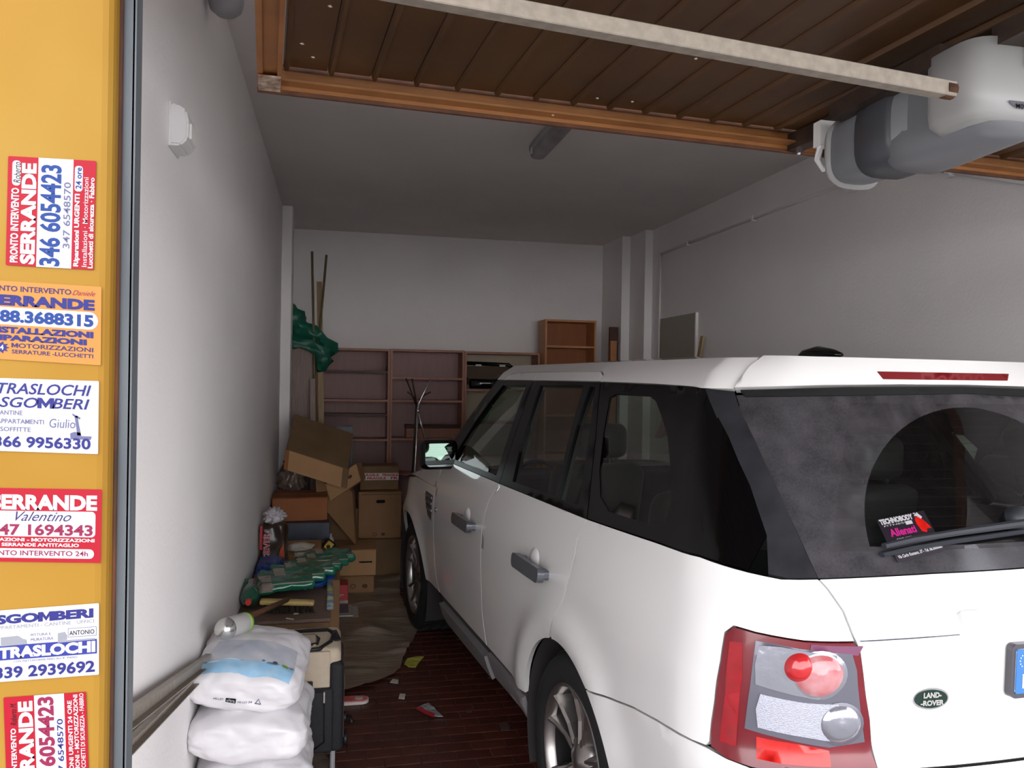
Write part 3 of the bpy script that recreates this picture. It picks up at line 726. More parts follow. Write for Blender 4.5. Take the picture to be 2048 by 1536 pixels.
def patch(name, loops, m, parent=None, off=0., thick=.02, step=.05, uv=False, back=False):
    if isinstance(loops[0][0], (int, float)): loops = [loops]
    v, F, bd = cdt(loops, step)
    V = [cp(p.x, p.y, off) for p in v]; n = len(V); FF = [tuple(reversed(t)) for t in F]; sm = [True] * len(FF)
    if thick:
        used = {}
        def dup(i, lo):
            k = (i, lo)
            if k not in used: used[k] = len(V); V.append(cp(v[i].x, v[i].y, off - (thick if lo else 0)))
            return used[k]
        for a, b_ in bd: FF.append((dup(a, 0), dup(b_, 0), dup(b_, 1), dup(a, 1))); sm.append(False)
        if back:
            k = len(V); V += [cp(p.x, p.y, off - thick) for p in v]
            for t in F: FF.append(tuple(k + i for i in t)); sm.append(True)
    o = obj(name, (V, [], FF), m, parent if parent is not None else car)
    o.data.polygons.foreach_set('use_smooth', sm)
    if uv:
        L = o.data.uv_layers.new(name='sw')
        for lp in o.data.loops:
            if lp.vertex_index < len(v): L.data[lp.index].uv = (v[lp.vertex_index].x, v[lp.vertex_index].y)
    return o
def mir(L): return [(-s, w) for s, w in L]
g = .003
def sh(L, d): return [(s + d, w) for s, w in L]
fcut = [(3.86, 1.213), (3.885, 1.10), (3.905, 1.0), (3.915, .87), (3.90, .72), (3.895, .60), (3.865, .51), (3.82, .455)]
Bcut = [(2.79, 1.213), (2.84, 1.165), (2.865, 1.13), (2.885, 1.07), (2.90, .987), (2.905, .85), (2.893, .72), (2.897, .60), (2.86, .455)]
Ccut = [(1.80, 1.218), (1.832, 1.15), (1.822, 1.10), (1.832, 1.037), (1.861, .949), (1.915, .855), (1.955, .785)]
RA = lambda a0, a1, n=18, c=(1.862, .365), r=(.435, .418): [(c[0] + r[0] * math.cos(math.radians(a0 + (a1 - a0) * k / n)), c[1] + r[1] * math.sin(math.radians(a0 + (a1 - a0) * k / n))) for k in range(n + 1)]
FA = lambda a0, a1, n=18: RA(a0, a1, n, (4.60, .365), (.475, .435))
bump = [(1.545, .715), (1.45, .745), (1.347, .768), (1.214, .788), (1.101, .801), (1.018, .807), (1.003, .813)]
bump[0] = RA(123, 123, 1)[0]
lamp = [(1.001, .813), (.987, .917), (.979, 1.017), (.978, 1.085), (.962, 1.104), (.91, 1.099), (.796, 1.092), (.672, 1.092), (.655, 1.07), (.643, 1.02), (.622, .914), (.612, .80), (.91, .796), (.97, .800)]
tgc = [(.612, .80), (.622, .914), (.643, 1.02), (.655, 1.07), (.668, 1.095), (.681, 1.155), (.698, 1.196), (.716, 1.215)]
# --- inner black shell seen through the gaps
for sgn in (1, -1):
    f_ = (lambda L: L) if sgn == 1 else mir
    side = '' 
    patch('inner_shell', [f_([(3.99, .50), (3.99, 1.19), (1.1, 1.22), (.70, 1.20), (.66, 1.08), (.98, 1.08), (1.02, .84), (1.35, .80), (1.5, .78), (1.65, .80), (2.05, .82), (2.25, .74), (2.34, .60), (2.37, .47), (3.9, .47)])], 'gap_black', off=-.018, thick=0)
    fr = patch('fender', [f_(sh(fcut, g) + [FA(168, 168, 1)[0]] + FA(164, 12, 20) + [(5.10, .455), (5.25, .60), (5.25, .92), (4.9, 1.0), (4.5, 1.045), (3.92, 1.05)])], 'car_white', off=0)
    # fender side vent
    patch('side_vent', [f_([(3.945, .995), (4.13, 1.0), (4.13, .95), (4.06, .865), (3.965, .845)])], 'clad_dark', fr, off=.003, thick=.004)
    for w in (.90, .94, .975): patch('vent_fin', [f_([(3.955, w), (4.09 + (w - .9) * .4, w), (4.09 + (w - .9) * .4, w + .012), (3.955, w + .012)])], 'handle_grey', fr, off=.008, thick=.006)
    fd = patch('front_door', [f_(sh(fcut, -g)[:-1] + [(3.815, .457), (2.865, .457)] + sh(Bcut, g)[::-1])], 'car_white')
    rd = patch('rear_door', [f_(sh(Bcut, -g)[:-1] + [(2.853, .457), RA(12.2, 12.2, 1)[0]] + RA(16, 75, 12) + [(1.962, .785)] + sh(Ccut, g)[:-1][::-1])], 'car_white')
    for d_, s0 in ((fd, 2.995), (rd, 2.01)):
        h = patch('handle', [f_(roundrect(s0, .952, s0 + .305, 1.002, .02))], 'handle_grey', d_, off=.048, thick=.026, step=.03, back=True)
        patch('grip_mount', [f_(roundrect(s0 + .25, .96, s0 + .295, .995, .01))], 'handle_grey', d_, off=.03, thick=.04)
        patch('grip_mount', [f_(roundrect(s0 + .01, .96, s0 + .055, .995, .01))], 'handle_grey', d_, off=.03, thick=.04)
        bb = BM(); c = cp(sgn * (s0 + .175), .998, -.012); bmesh.ops.create_uvsphere(bb, u_segments=20, v_segments=12, radius=1); bmesh.ops.scale(bb, vec=(.022, .062, .052), verts=bb.verts); bmesh.ops.translate(bb, vec=c, verts=bb.verts)
        obj('handle_bowl', bb, 'car_white', d_, smooth=True)
    # small side marker ahead of the front door handle
    patch('side_marker', [f_(ellipse(3.84, .93, .012, .014, 12))], 'handle_grey', fd, off=.008, thick=.008)
    patch('quarter_panel', [f_([(1.80 - g, 1.218), (1.30, 1.232), (1.04, 1.236), (.90, 1.220), (.818, 1.212), (.720, 1.215)] + [(s + g, w) for s, w in tgc[::-1][1:4]] + [(.672, 1.096), (.796, 1.096), (.91, 1.103), (.963, 1.108), (.983, 1.088), (.984, 1.017), (.992, .917), (1.006, .82)] + [(s, w + g) for s, w in bump[::-1][1:]] + RA(120, 79, 10) + sh(Ccut, -g)[::-1][1:-1])], 'car_white', step=.035)
    # glasshouse frames
    ff = patch('window_frame', [f_([(3.81, 1.216), (3.72, 1.33), (3.60, 1.46), (3.47, 1.58), (3.34, 1.683), (2.866, 1.683), (2.842, 1.54), (2.815, 1.37), (2.795, 1.216)]), f_([(3.30, 1.66), (2.94, 1.664), (2.92, 1.54), (2.895, 1.35), (2.87, 1.242), (3.70, 1.238), (3.63, 1.34), (3.53, 1.46), (3.42, 1.565)])], 'frame_black', fd, thick=.03)
    patch('window', [f_([(3.31, 1.67), (2.93, 1.672), (2.91, 1.54), (2.885, 1.35), (2.86, 1.235), (3.72, 1.23), (3.64, 1.34), (3.54, 1.46), (3.43, 1.575)])], 'glass_side', fd, off=-.008, thick=0, step=.07)
    rf = patch('window_frame', [f_([(2.789, 1.216), (2.809, 1.37), (2.836, 1.54), (2.86, 1.683), (2.11, 1.683), (1.965, 1.484), (1.805, 1.22)]), f_([(2.745, 1.664), (2.255, 1.67), (2.215, 1.53), (2.13, 1.25), (2.635, 1.243), (2.69, 1.37)]), f_([(2.19, 1.668), (2.135, 1.666), (2.03, 1.50), (1.90, 1.25), (2.095, 1.248), (2.17, 1.52)])], 'frame_black', rd, thick=.03)
    patch('window', [f_([(2.755, 1.672), (2.23, 1.678), (2.205, 1.53), (2.12, 1.24), (2.64, 1.236), (2.70, 1.37)])], 'glass_side', rd, off=-.008, thick=0, step=.07)
    patch('fixed_window', [f_([(2.20, 1.675), (2.125, 1.672), (2.02, 1.50), (1.89, 1.24), (2.105, 1.24), (2.18, 1.52)])], 'glass_side', rd, off=-.008, thick=0, step=.07)
    dg_ = [(.848, 1.222), (.842, 1.306), (.874, 1.417), (.937, 1.538), (1.03, 1.634), (1.09, 1.672)]
    qc = [(1.972, 1.628), (1.93, 1.642), (1.68, 1.642), (1.62, 1.625), (1.45, 1.52), (1.31, 1.42), (1.256, 1.345), (1.262, 1.29), (1.40, 1.272), (1.667, 1.266), (1.762, 1.30), (1.838, 1.38), (1.91, 1.50)]
    qg = patch('quarter_glass', [f_([(2.10, 1.683), (1.958, 1.484), (1.798, 1.222), (1.30, 1.237), (1.04, 1.241), (.90, 1.226)] + dg_[1:-1] + [(1.09, 1.671)]), f_(qc)], 'gloss_black', thick=.01)
    patch('clear_pane', [f_([(s, w) for s, w in qc])], 'glass_clear' if sgn == 1 else 'glass_side', qg, off=-.002, thick=0, step=.06)
    patch('rear_pillar', [f_(dg_ + [(.924, 1.664)] + [(.85, 1.532), (.798, 1.42), (.759, 1.317), (.720, 1.219), (.80, 1.216)])], 'dusty_black', thick=.012)
    # white strips of the door tops and the rail above
    patch('door_top', [f_([(3.34, 1.688), (2.872, 1.688), (2.878, 1.724), (3.15, 1.722), (3.29, 1.712)])], 'car_white', fd, thick=.015)
    patch('door_top', [f_([(2.866, 1.688), (2.115, 1.688), (2.13, 1.712), (2.17, 1.724), (2.872, 1.724)])], 'car_white', rd, thick=.015)
    # left/right wheels come further down; sill cladding
    sl = patch('sill', [f_([(3.78, .26), (3.84, .32), (3.845, .45), (2.30, .45), (2.33, .38), (2.33, .26)])], 'clad_dark', off=-.012, thick=.05)
    patch('sill_cover', [f_([(3.75, .30), (3.80, .34), (3.80, .405), (2.872, .405), (2.866, .30)])], 'clad_grey', sl, off=.02, thick=.05)
    patch('sill_cover', [f_([(2.855, .31), (2.86, .42), (2.32, .42), (2.335, .32)])], 'clad_grey', sl, off=.006, thick=.04)
    # wheel-arch liners
    for s0, RR in ((1.9 - .03, .43), (1.9 + 2.745 - .02, .46)):
        u0 = s0 - 1.9
        bb = BM(); rings = []
        for k in range(25):
            a = math.radians(-25 + 230 * k / 24); rings.append([bb.verts.new(L_(u0 + RR * math.cos(a), sgn * vv, .37 + RR * math.sin(a))) for vv in (.93, .80, .62)])
        for k in range(24):
            for j in range(2): bb.faces.new((rings[k][j], rings[k + 1][j], rings[k + 1][j + 1], rings[k][j + 1]))
        c = bb.verts.new(L_(u0, sgn * .62, .37))
        for k in range(24): bb.faces.new((rings[k][2], rings[k + 1][2], c))
        bmesh.ops.recalc_face_normals(bb, faces=bb.faces); obj('arch_liner', bb, 'liner', car, smooth=True)
        # inward lip of the arch
    # tail light
    tl = patch('tail_light', [f_(lamp)], 'lens_red_dark', off=.003, thick=.03, step=.03)
    patch('reflector_strip', [f_([(.965, 1.07), (.935, 1.075), (.925, 1.0), (.935, .83), (.975, .83), (.962, .95)])], 'lens_red', tl, off=.0045, thick=.002, step=.03)
    patch('lens_trim', [f_([(.905, 1.084), (.675, 1.068), (.66, 1.03), (.634, .865), (.72, .855), (.833, .869), (.915, .878), (.905, .98)])], 'lens_frame', tl, off=.006, thick=.004, step=.03)
    patch('clear_lens', [f_([(.895, 1.075), (.847, 1.078), (.715, 1.066), (.70, 1.0), (.75, .966), (.805, .972), (.893, .986), (.899, 1.03)])], 'lens_clear', tl, off=.010, thick=.005, step=.03)
    patch('lower_lens', [f_([(.881, .966), (.782, .957), (.70, .955), (.70, .868), (.766, .877), (.885, .888), (.89, .93)])], 'lens_ribbed', tl, off=.010, thick=.005, step=.03)
    def dome(name, s0, w0, rs, rw, hgt, m):
        V = [cp(sgn * s0, w0, .010 + hgt)]; F = []; N = 24; K = 5
        for k in range(1, K + 1):
            r = k / K
            for j in range(N):
                a = 2 * math.pi * j / N; V.append(cp(sgn * (s0 + rs * r * math.cos(a)), w0 + rw * r * math.sin(a), .008 + hgt * math.sqrt(max(0, 1 - r * r))))
        for j in range(N): F.append((0, 1 + j, 1 + (j + 1) % N))
        for k in range(K - 1):
            for j in range(N): a, b2 = 1 + k * N + j, 1 + k * N + (j + 1) % N; F.append((a, a + N, b2 + N, b2))
        o = obj(name, (V, [], F), m, tl, smooth=True); bm_ = bmesh.new(); bm_.from_mesh(o.data); bmesh.ops.recalc_face_normals(bm_, faces=bm_.faces); bm_.to_mesh(o.data); bm_.free(); return o
    dome('upper_bulb_ring', .752, 1.020, .070, .056, .006, 'lens_clear')
    dome('upper_bulb', .752, 1.020, .062, .050, .016, 'lens_pink'); dome('bulb_core', .802, 1.036, .034, .034, .022, 'lens_round_red')
    dome('lower_bulb_ring', .694, .909, .056, .050, .005, 'lens_frame'); dome('lower_bulb', .694, .909, .050, .045, .014, 'lens_clear')
    patch('red_reflector', [f_([(.888, .864), (.80, .860), (.72, .848), (.722, .812), (.833, .812), (.893, .814)])], 'lens_red_bright', tl, off=.006, thick=.003, step=.03)
    patch('reversing_strip', [f_([(.65, 1.085), (.78, 1.088), (.78, 1.072), (.66, 1.064)])], mat('lens_mauve', '6b3c55', .3), tl, off=.0055, thick=.003, step=.03)
    # door mirror
    mr = empty('door_mirror', parent=car)
    mc = L_(1.80, sgn * .985, 1.265)
    bb = BM(); box(bb, (0, 0, 0), (.215, .11, .170), bev=.04, seg=4)
    for v in bb.verts:
        if v.co.y > 0: v.co.x *= 1 - v.co.y * 2.2; v.co.z *= 1 - v.co.y * 2.2
    bmesh.ops.translate(bb, vec=mc, verts=bb.verts); obj('mirror_housing', bb, 'gloss_black' if sgn == 1 else 'black_plastic', mr, smooth=True)
    obj('mirror_glass', flatpoly([roundrect(-.086, -.064, .086, .064, .03)], lambda a, c, h: mc + Vector((a, -.058 - .002 * (h == 0) + sgn * a * .10 + c * .06, c)), 1, step=1), 'mirror_glass', mr)
    bb = BM(); tube([mc + Vector((sgn * .07, .02, -.04)), mc + Vector((sgn * .15, .03, -.055))], .032, 12, bb, squash=.8); obj('mirror_foot', bb, 'black_plastic', mr, smooth=True)
    # pillar between door frame and windscreen
    Ap = [(3.34, 1.686), (3.47, 1.583), (3.60, 1.463), (3.72, 1.333), (3.82, 1.216)]
    patch('front_pillar', [f_(Ap + [(s + .11, w) for s, w in Ap[::-1]])], 'frame_black', off=-.004, thick=.03)
    # roof rail strip
    patch('cant_rail', [f_([(.93, 1.672), (1.10, 1.672), (1.186, 1.672), (1.713, 1.683), (2.104, 1.687), (2.122, 1.714), (2.16, 1.728), (2.6, 1.729), (3.16, 1.727), (3.30, 1.716), (3.36, 1.689), (3.45, 1.689), (3.40, 1.764), (.90, 1.764), (.90, 1.70)])], 'car_white', step=.04)
# --- tailgate
tg = patch('tailgate', [[(s - g, w) for s, w in tgc] + [(.4, 1.222), (0, 1.225), (-.4, 1.222)] + [(-s + g, w) for s, w in tgc[::-1]] + [(-.61, .803), (0, .806), (.61, .803)]], 'car_white', step=.04)
patch('inner_shell', [[(1.0, .76), (1.0, .84), (.64, .84), (.68, 1.10), (.75, 1.23), (-.75, 1.23), (-.68, 1.10), (-.64, .84), (-1.0, .84), (-1.0, .76)]], 'gap_black', off=-.018, thick=0)
# raised band over the number plate
patch('plate_housing', [[(.398, 1.104), (.388, 1.143), (-.388, 1.150), (-.398, 1.104), (-.36, 1.10), (.36, 1.10)]], 'car_white', tg, off=.014, thick=.018, step=.04)
for sgn in (1, -1): patch('crease_gap', [[(sgn * a, w) for a, w in ((.655, 1.0935), (.66, 1.0965), (.402, 1.1035), (.402, 1.1005))]], 'handle_grey', tg, off=.0006, thick=.0005, step=.03)
bd_ = patch('badge', [ellipse(.472, .958, .0465, .0255, 32)], 'chrome', tg, off=.006, thick=.008, step=.02)
patch('badge_face', [ellipse(.472, .958, .042, .0215, 32)], 'badge_green', bd_, off=.0075, thick=.003, step=.02)
def sw_text(s, s0, s1, w0, w1, off, m, parent, bold=.02, shear=0.):
    vs, fs = textmesh(s, bold, shear); return obj('lettering', ([cp(s0 + u * (s1 - s0), w1 + t * (w0 - w1), off) for u, t in vs], [], fs), m, parent)
sw_text('LAND-', .493, .447, .9605, .9735, .009, 'silver_dome', bd_, .05); sw_text('-ROVER', .500, .440, .9425, .9555, .009, 'silver_dome', bd_, .05)
# number plate
np_ = patch('number_plate', [roundrect(-.272, .950, .272, 1.078, .014)], 'plate_frame', tg, off=.022, thick=.018, step=.06)
patch('plate_face', [roundrect(-.262, .962, .262, 1.067, .006)], 'plate_white', np_, off=.024, thick=.002, step=.06)
patch('plate_band', [roundrect(.220, .962, .262, 1.067, .004)], 'plate_blue', np_, off=.025, thick=.002, step=.03)
V = []; F = []
for k in range(12):
    a = 2 * math.pi * k / 12; c0, c1 = .241 + .0125 * math.cos(a), 1.040 + .0145 * math.sin(a); q = len(V)
    for j in range(10): r = .0022 if j % 2 else .001; V.append(cp(c0 + r * math.cos(j * math.pi / 5), c1 + r * math.sin(j * math.pi / 5), .0265))
    F.append(tuple(range(q, q + 10)))
obj('star_ring', (V, [], F), 'plate_white', np_); patch('country_letter', [[(.244, .975), (.237, .975), (.237, 1.008), (.244, 1.008)]], 'plate_white', np_, off=.0265, thick=.001, step=.02)
# rear bumper wraps round both corners
bL = [(s, w - g) for s, w in bump]; bb_ = RA(123.5, 172, 12); 
patch('rear_bumper', [bL[:-1] + [(.97, .797), (.91, .792), (.612, .797), (0, .80), (-.612, .797), (-.91, .792), (-.97, .797)] + mir(bL[:-1])[::-1] + mir(bb_) + [(-1.44, .30), (-.8, .25), (0, .24), (.8, .25), (1.44, .30)] + bb_[::-1]], 'car_white', step=.05)
# rear glass
rg = patch('rear_window', [[(.716, 1.219), (.756, 1.317), (.798, 1.42), (.85, 1.532), (.915, 1.655), (0, 1.69), (-.915, 1.655), (-.85, 1.532), (-.798, 1.42), (-.756, 1.317), (-.716, 1.219), (-.4, 1.226), (0, 1.229), (.4, 1.226)]], 'glass_rear', off=-.004, thick=0, step=.04, uv=True)
# spoiler with high brake light
sp_ = patch('roof_spoiler', [[(.922, 1.672), (.60, 1.684), (.3, 1.69), (0, 1.692), (-.3, 1.69), (-.60, 1.684), (-.922, 1.672), (-.88, 1.764), (.88, 1.764)]], 'car_white', off=.009, thick=.035, step=.03)
patch('spoiler_shade', [[(.90, 1.666), (.5, 1.68), (0, 1.686), (-.5, 1.68), (-.90, 1.666), (-.88, 1.65), (0, 1.668), (.88, 1.65)]], 'gap_black', off=.005, thick=.01)  # black strip painted for the shadow in the recess under the lip
patch('brake_light', [[(.402, 1.724), (.375, 1.703), (-.222, 1.706), (-.245, 1.726)]], 'brake_red', sp_, off=.012, thick=.01, step=.03)
# wiper
wp = empty('rear_wiper', parent=car)
wl = [(.535, 1.268), (.45, 1.281), (.30, 1.295), (.15, 1.305), (.02, 1.312), (-.08, 1.316)]
obj('wiper_blade', tube([cp(s, w - .005, .008) for s, w in wl], .011, 6, squash=.6), 'wiper_grey', wp); obj('wiper_arm', tube([cp(s, w + .008, .026) for s, w in wl], [.010, .012, .013, .014, .016, .014], 8, squash=.7), 'wiper_grey', wp)
obj('wiper_pivot', lathe([(0, .03), (.02, .028), (.032, .018), (.036, 0), (.036, -.02)], 24, M=Matrix.Translation(cp(.045, 1.335, .004)) @ Matrix.Rotation(math.radians(65), 4, 'X')), 'wiper_grey', wp, smooth=True)
# roof
RU0, RU1 = -.735, 1.44
def roofz(u, v):
    rim = .64
    a = 1 - min(1, abs(v) / .655) ** 2.6; c = (1 - max(0, (.3 - u) / (.3 - RU0)) ** 2.4) if u < .3 else (1 - .9 * max(0, (u - .3) / (RU1 - .3)) ** 2.2)
    return 1.760 + .036 * max(0, a) * max(0, c)
rim = []
for k in range(0, 41): s = 3.36 - (3.36 - .0) * k / 40; u, v, w = CP(s, 1.762); rim.append((u, v))
rim = rim + [(u, -v) for u, v in rim[::-1][1:]]
v_, F_, bd2 = cdt([rim], .06)
V = [L_(p.x, p.y, roofz(p.x, p.y)) for p in v_]; o = obj('roof', (V, [], [tuple(t) for t in F_]), 'car_white', car, smooth=True)
bm_ = bmesh.new(); bm_.from_mesh(o.data)
for f in bm_.faces:
    if f.normal.z < 0: f.normal_flip()
bm_.to_mesh(o.data); bm_.free()
V = [L_(p.x * .97, p.y * .96, roofz(p.x, p.y) - .05) for p in v_]; obj('headliner', (V, [], [tuple(t) for t in F_]), 'headliner', car, smooth=True)
def roofstrip(u0, u1, v0, v1, m, nm, h=.002, par=None):
    V = []; F = []; n = 24
    for k in range(n + 1):
        u = u0 + (u1 - u0) * k / n
        for v in (v0(u) if callable(v0) else v0, v1(u) if callable(v1) else v1): V.append(L_(u, v, roofz(u, v) + h))
    for k in range(n): F.append((2 * k, 2 * k + 1, 2 * k + 3, 2 * k + 2))
    return obj(nm, (V, [], F), m, par or o)
for sgn in (1, -1): roofstrip(-.62, 1.35, lambda u: sgn * (.575 - .03 * sstep(.6, 1.35, u)), lambda u: sgn * (.582 - .03 * sstep(.6, 1.35, u)), 'gap_black', 'roof_gutter')
af = BM(); capsule(L_(-.02, 0, 1.805), L_(-.25, 0, 1.80), [(0, .2, .3, -.01), (.15, .6, .7, 0), (.5, 1, 1.1, .004), (.8, .8, .8, 0), (1, .3, .3, -.004)], .035, .022, 16, 1, af); obj('antenna_fin', af, 'gloss_black', car, smooth=True)
# windscreen, bonnet, front
Lw = [CP(s + .10, w) for s, w in ((3.34, 1.686), (3.47, 1.583), (3.60, 1.463), (3.72, 1.333), (3.82, 1.216))]
V = []; F = []; N = 12
for (u, v, w) in Lw:
    for k in range(N + 1): t = -1 + 2 * k / N; V.append(L_(u + .10 * (1 - t * t), v * t * .97, w + .0 + .01 * (1 - t * t)))
for i in range(len(Lw) - 1):
    for k in range(N): a = i * (N + 1) + k; F.append((a, a + 1, a + N + 2, a + N + 1))
obj('windscreen', (V, [], F), 'glass_clear', car, smooth=True)
V = []; F = []
us = [1.98 + .08 * k for k in range(21)]
def wl_(u): return 1.05 - .12 * sstep(2.6, 3.5, u)
def zc_(u): return 1.20 - .05 * (u - 1.98) - .12 * sstep(2.9, 3.6, u)
for u in us:
    s_ = u + 1.9; pu, pv, pw = CP(min(s_, 5.2), wl_(u)); vb = pv
    for k in range(N + 1): t = -1 + 2 * k / N; V.append(L_(u + .0, vb * t, wl_(u) + (zc_(u) - wl_(u)) * (1 - abs(t) ** 4)))
for i in range(len(us) - 1):
    for k in range(N): a = i * (N + 1) + k; F.append((a, a + 1, a + N + 2, a + N + 1))
bo = obj('bonnet', (V, [], F), 'car_white', car, smooth=True); 
for sgn in (1, -1):
    patch('cowl_side', [[(sgn * a, w) for a, w in ((3.865, 1.052), (3.868, 1.21), (4.0, 1.15), (4.35, 1.10), (4.5, 1.05))]], 'car_white', bo, off=.0, thick=.01)
fb = []
u1 = [(5.13, .28), (5.13, .455), (5.26, .60), (5.26, .92), (5.6, .93), (6.0, .93), (6.0, .28)]
for sgn in (1, -1):
    patch('front_bumper', [[(sgn * a, w) for a, w in u1]], 'car_white', step=.06)
    patch('headlight', [[(sgn * a, w) for a, w in ((5.28, .72), (5.28, .88), (5.55, .90), (5.6, .74))]], 'lens_clear', off=.004, thick=.01)
patch('grille', [[(6.0, .93), (6.0, .28), (5.98, .28), (5.98, .93)]], 'clad_dark')
obj('grille', bx(-.55, 3.38, .35, .55, 3.50, .92, bev=.02), 'clad_dark', car)
obj('underbody', bx(-.80, -.95, .26, .80, 3.2, .44, bev=.02), 'clad_dark', car)
# wheels
def wheel(u, sgn):
    w_ = empty('wheel', L_(u, sgn * .80, .366), parent=car); w_.rotation_euler = (0, 0, 0 if sgn == 1 else math.pi)
    # outer face towards -X
    R0, RR = .366, .262
    prof = [(RR - .004, .125), (RR + .0, -.125), (.30, -.138), (.335, -.132), (.352, -.118), (R0 - .002, -.095), (R0, 0), (R0 - .002, .095), (.35, .118), (.30, .135), (RR - .004, .125)]
    obj('tyre', lathe(prof, 56, axis='X'), 'tyre', w_, smooth=True)
    b = BM()
    for k in range(72):
        a = 2 * math.pi * k / 72
        for x in (-.075, .0, .075):
            M_ = Matrix.Rotation(a, 3, 'X'); vs = box(b, (0, 0, 0), (.05, .013, .004), rot=Matrix.Rotation(.5, 3, 'Z')); bmesh.ops.translate(b, vec=(x, 0, R0 + .001), verts=vs); bmesh.ops.rotate(b, cent=(0, 0, 0), matrix=M_, verts=vs)
    o = obj('tread_blocks', b, 'tyre', w_); o['kind'] = 'stuff'
    obj('rim', lathe([(RR, -.122), (RR - .006, -.128), (RR - .016, -.120), (RR - .022, -.085)], 48, axis='X'), 'alloy', w_, smooth=True)
    obj('rim_barrel', lathe([(RR - .022, -.085), (RR - .03, .10), (RR - .004, .12), (RR - .002, -.08)], 48, axis='X'), 'alloy_dark', w_, smooth=True)
    obj('brake_disc', lathe([(0, .02), (.17, .02), (.17, .03), (0, .03)], 32, axis='X'), 'alloy_dark', w_)
    obj('hub', lathe([(0, -.105), (.03, -.105), (.036, -.10), (.075, -.088), (.082, -.05), (.082, 0)], 32, axis='X'), 'alloy', w_, smooth=True)
    for k in range(5):
        for q in (-1, 1):
            b = BM(); a = math.radians(72 * k + 90 + 8 + q * 10.5); a2 = math.radians(72 * k + 90 + 8 + q * 14)
            r0, r1 = .06, RR - .012; secs = []
            for t, wd, xo, xi in ((0, .022, -.095, -.05), (.4, .017, -.092, -.045), (.8, .020, -.105, -.05), (1, .026, -.118, -.05)):
                r = r0 + (r1 - r0) * t; aa = a + (a2 - a) * t; c = Vector((0, r * math.cos(aa), r * math.sin(aa))); n_ = Vector((0, -math.sin(aa), math.cos(aa)))
                secs.append([b.verts.new(c + n_ * wd * m1 + Vector((x, 0, 0))) for m1, x in ((-.55, xo + .010), (-.15, xo), (.15, xo), (.55, xo + .010), (1, xi), (-1, xi))])
            for i in range(3):
                for j in range(6): b.faces.new((secs[i][j], secs[i][(j + 1) % 6], secs[i + 1][(j + 1) % 6], secs[i + 1][j]))
            b.faces.new(secs[0]); b.faces.new(secs[-1][::-1]); bmesh.ops.recalc_face_normals(b, faces=b.faces); obj('spoke', b, 'alloy', w_)
    return w_
for u, dv in ((-.03, 0), (2.745, 0)):
    for sgn in (1, -1): wheel(u, sgn)
# cabin
def seat(u, v, w=.5):
    s = empty('seat', L_(u, v, 0), parent=car)
    b = BM(); box(b, (0, 0, .70), (w, .50, .16), bev=.05, seg=3); obj('cushion', b, 'seat_black', s, smooth=True)
    b = BM(); box(b, (0, -.27, 1.00), (w * .95, .15, .58), rot=None, bev=.06, seg=3)
    for x in b.verts: x.co.y -= (x.co.z - .7) * .25
    obj('backrest', b, 'seat_black', s, smooth=True)
    b = BM(); box(b, (0, -.42, 1.40), (w * .55, .10, .17), bev=.045, seg=3); obj('headrest', b, 'seat_black', s, smooth=True)
    obj('headrest_post', tube([(-.06, -.40, 1.25), (-.06, -.42, 1.34)], .006, 6, tube([(.06, -.40, 1.25), (.06, -.42, 1.34)], .006, 6)), 'chrome', s)
for v in (.38, -.38): seat(1.38, v)
for v in (.40, 0, -.40): seat(.42, v, .40)
obj('dashboard', bx(-.74, 1.85, .80, .74, 2.25, 1.13, bev=.05, seg=3), 'cabin_dark', car)
obj('cabin_floor', bx(-.78, -.9, .44, .78, 2.1, .50), 'cabin_dark', car); obj('cargo_cover', bx(-.70, -.88, 1.02, .70, .0, 1.06, bev=.01), 'cabin_dark', car)
for sgn in (1, -1):
    patch('inner_trim', [[(sgn * a, w) for a, w in ((3.8, .5), (3.8, 1.215), (1.0, 1.235), (.8, 1.215), (.95, .9), (1.1, .8), (1.6, .82), (2.2, .8), (2.35, .5))]], 'cabin_dark', off=-.045, thick=0, step=.08)
    obj('steering_wheel' if sgn == 1 else 'glove_box', lathe([(.175, -.012), (.19, 0), (.175, .012), (.162, 0), (.175, -.012)], 28, M=Matrix.Translation(L_(1.78, .38, 1.05)) @ Matrix.Rotation(math.radians(65), 4, 'X')) if sgn == 1 else bx(.2, 1.82, .85, .6, 1.86, 1.0, bev=.01), 'cabin_dark', car)
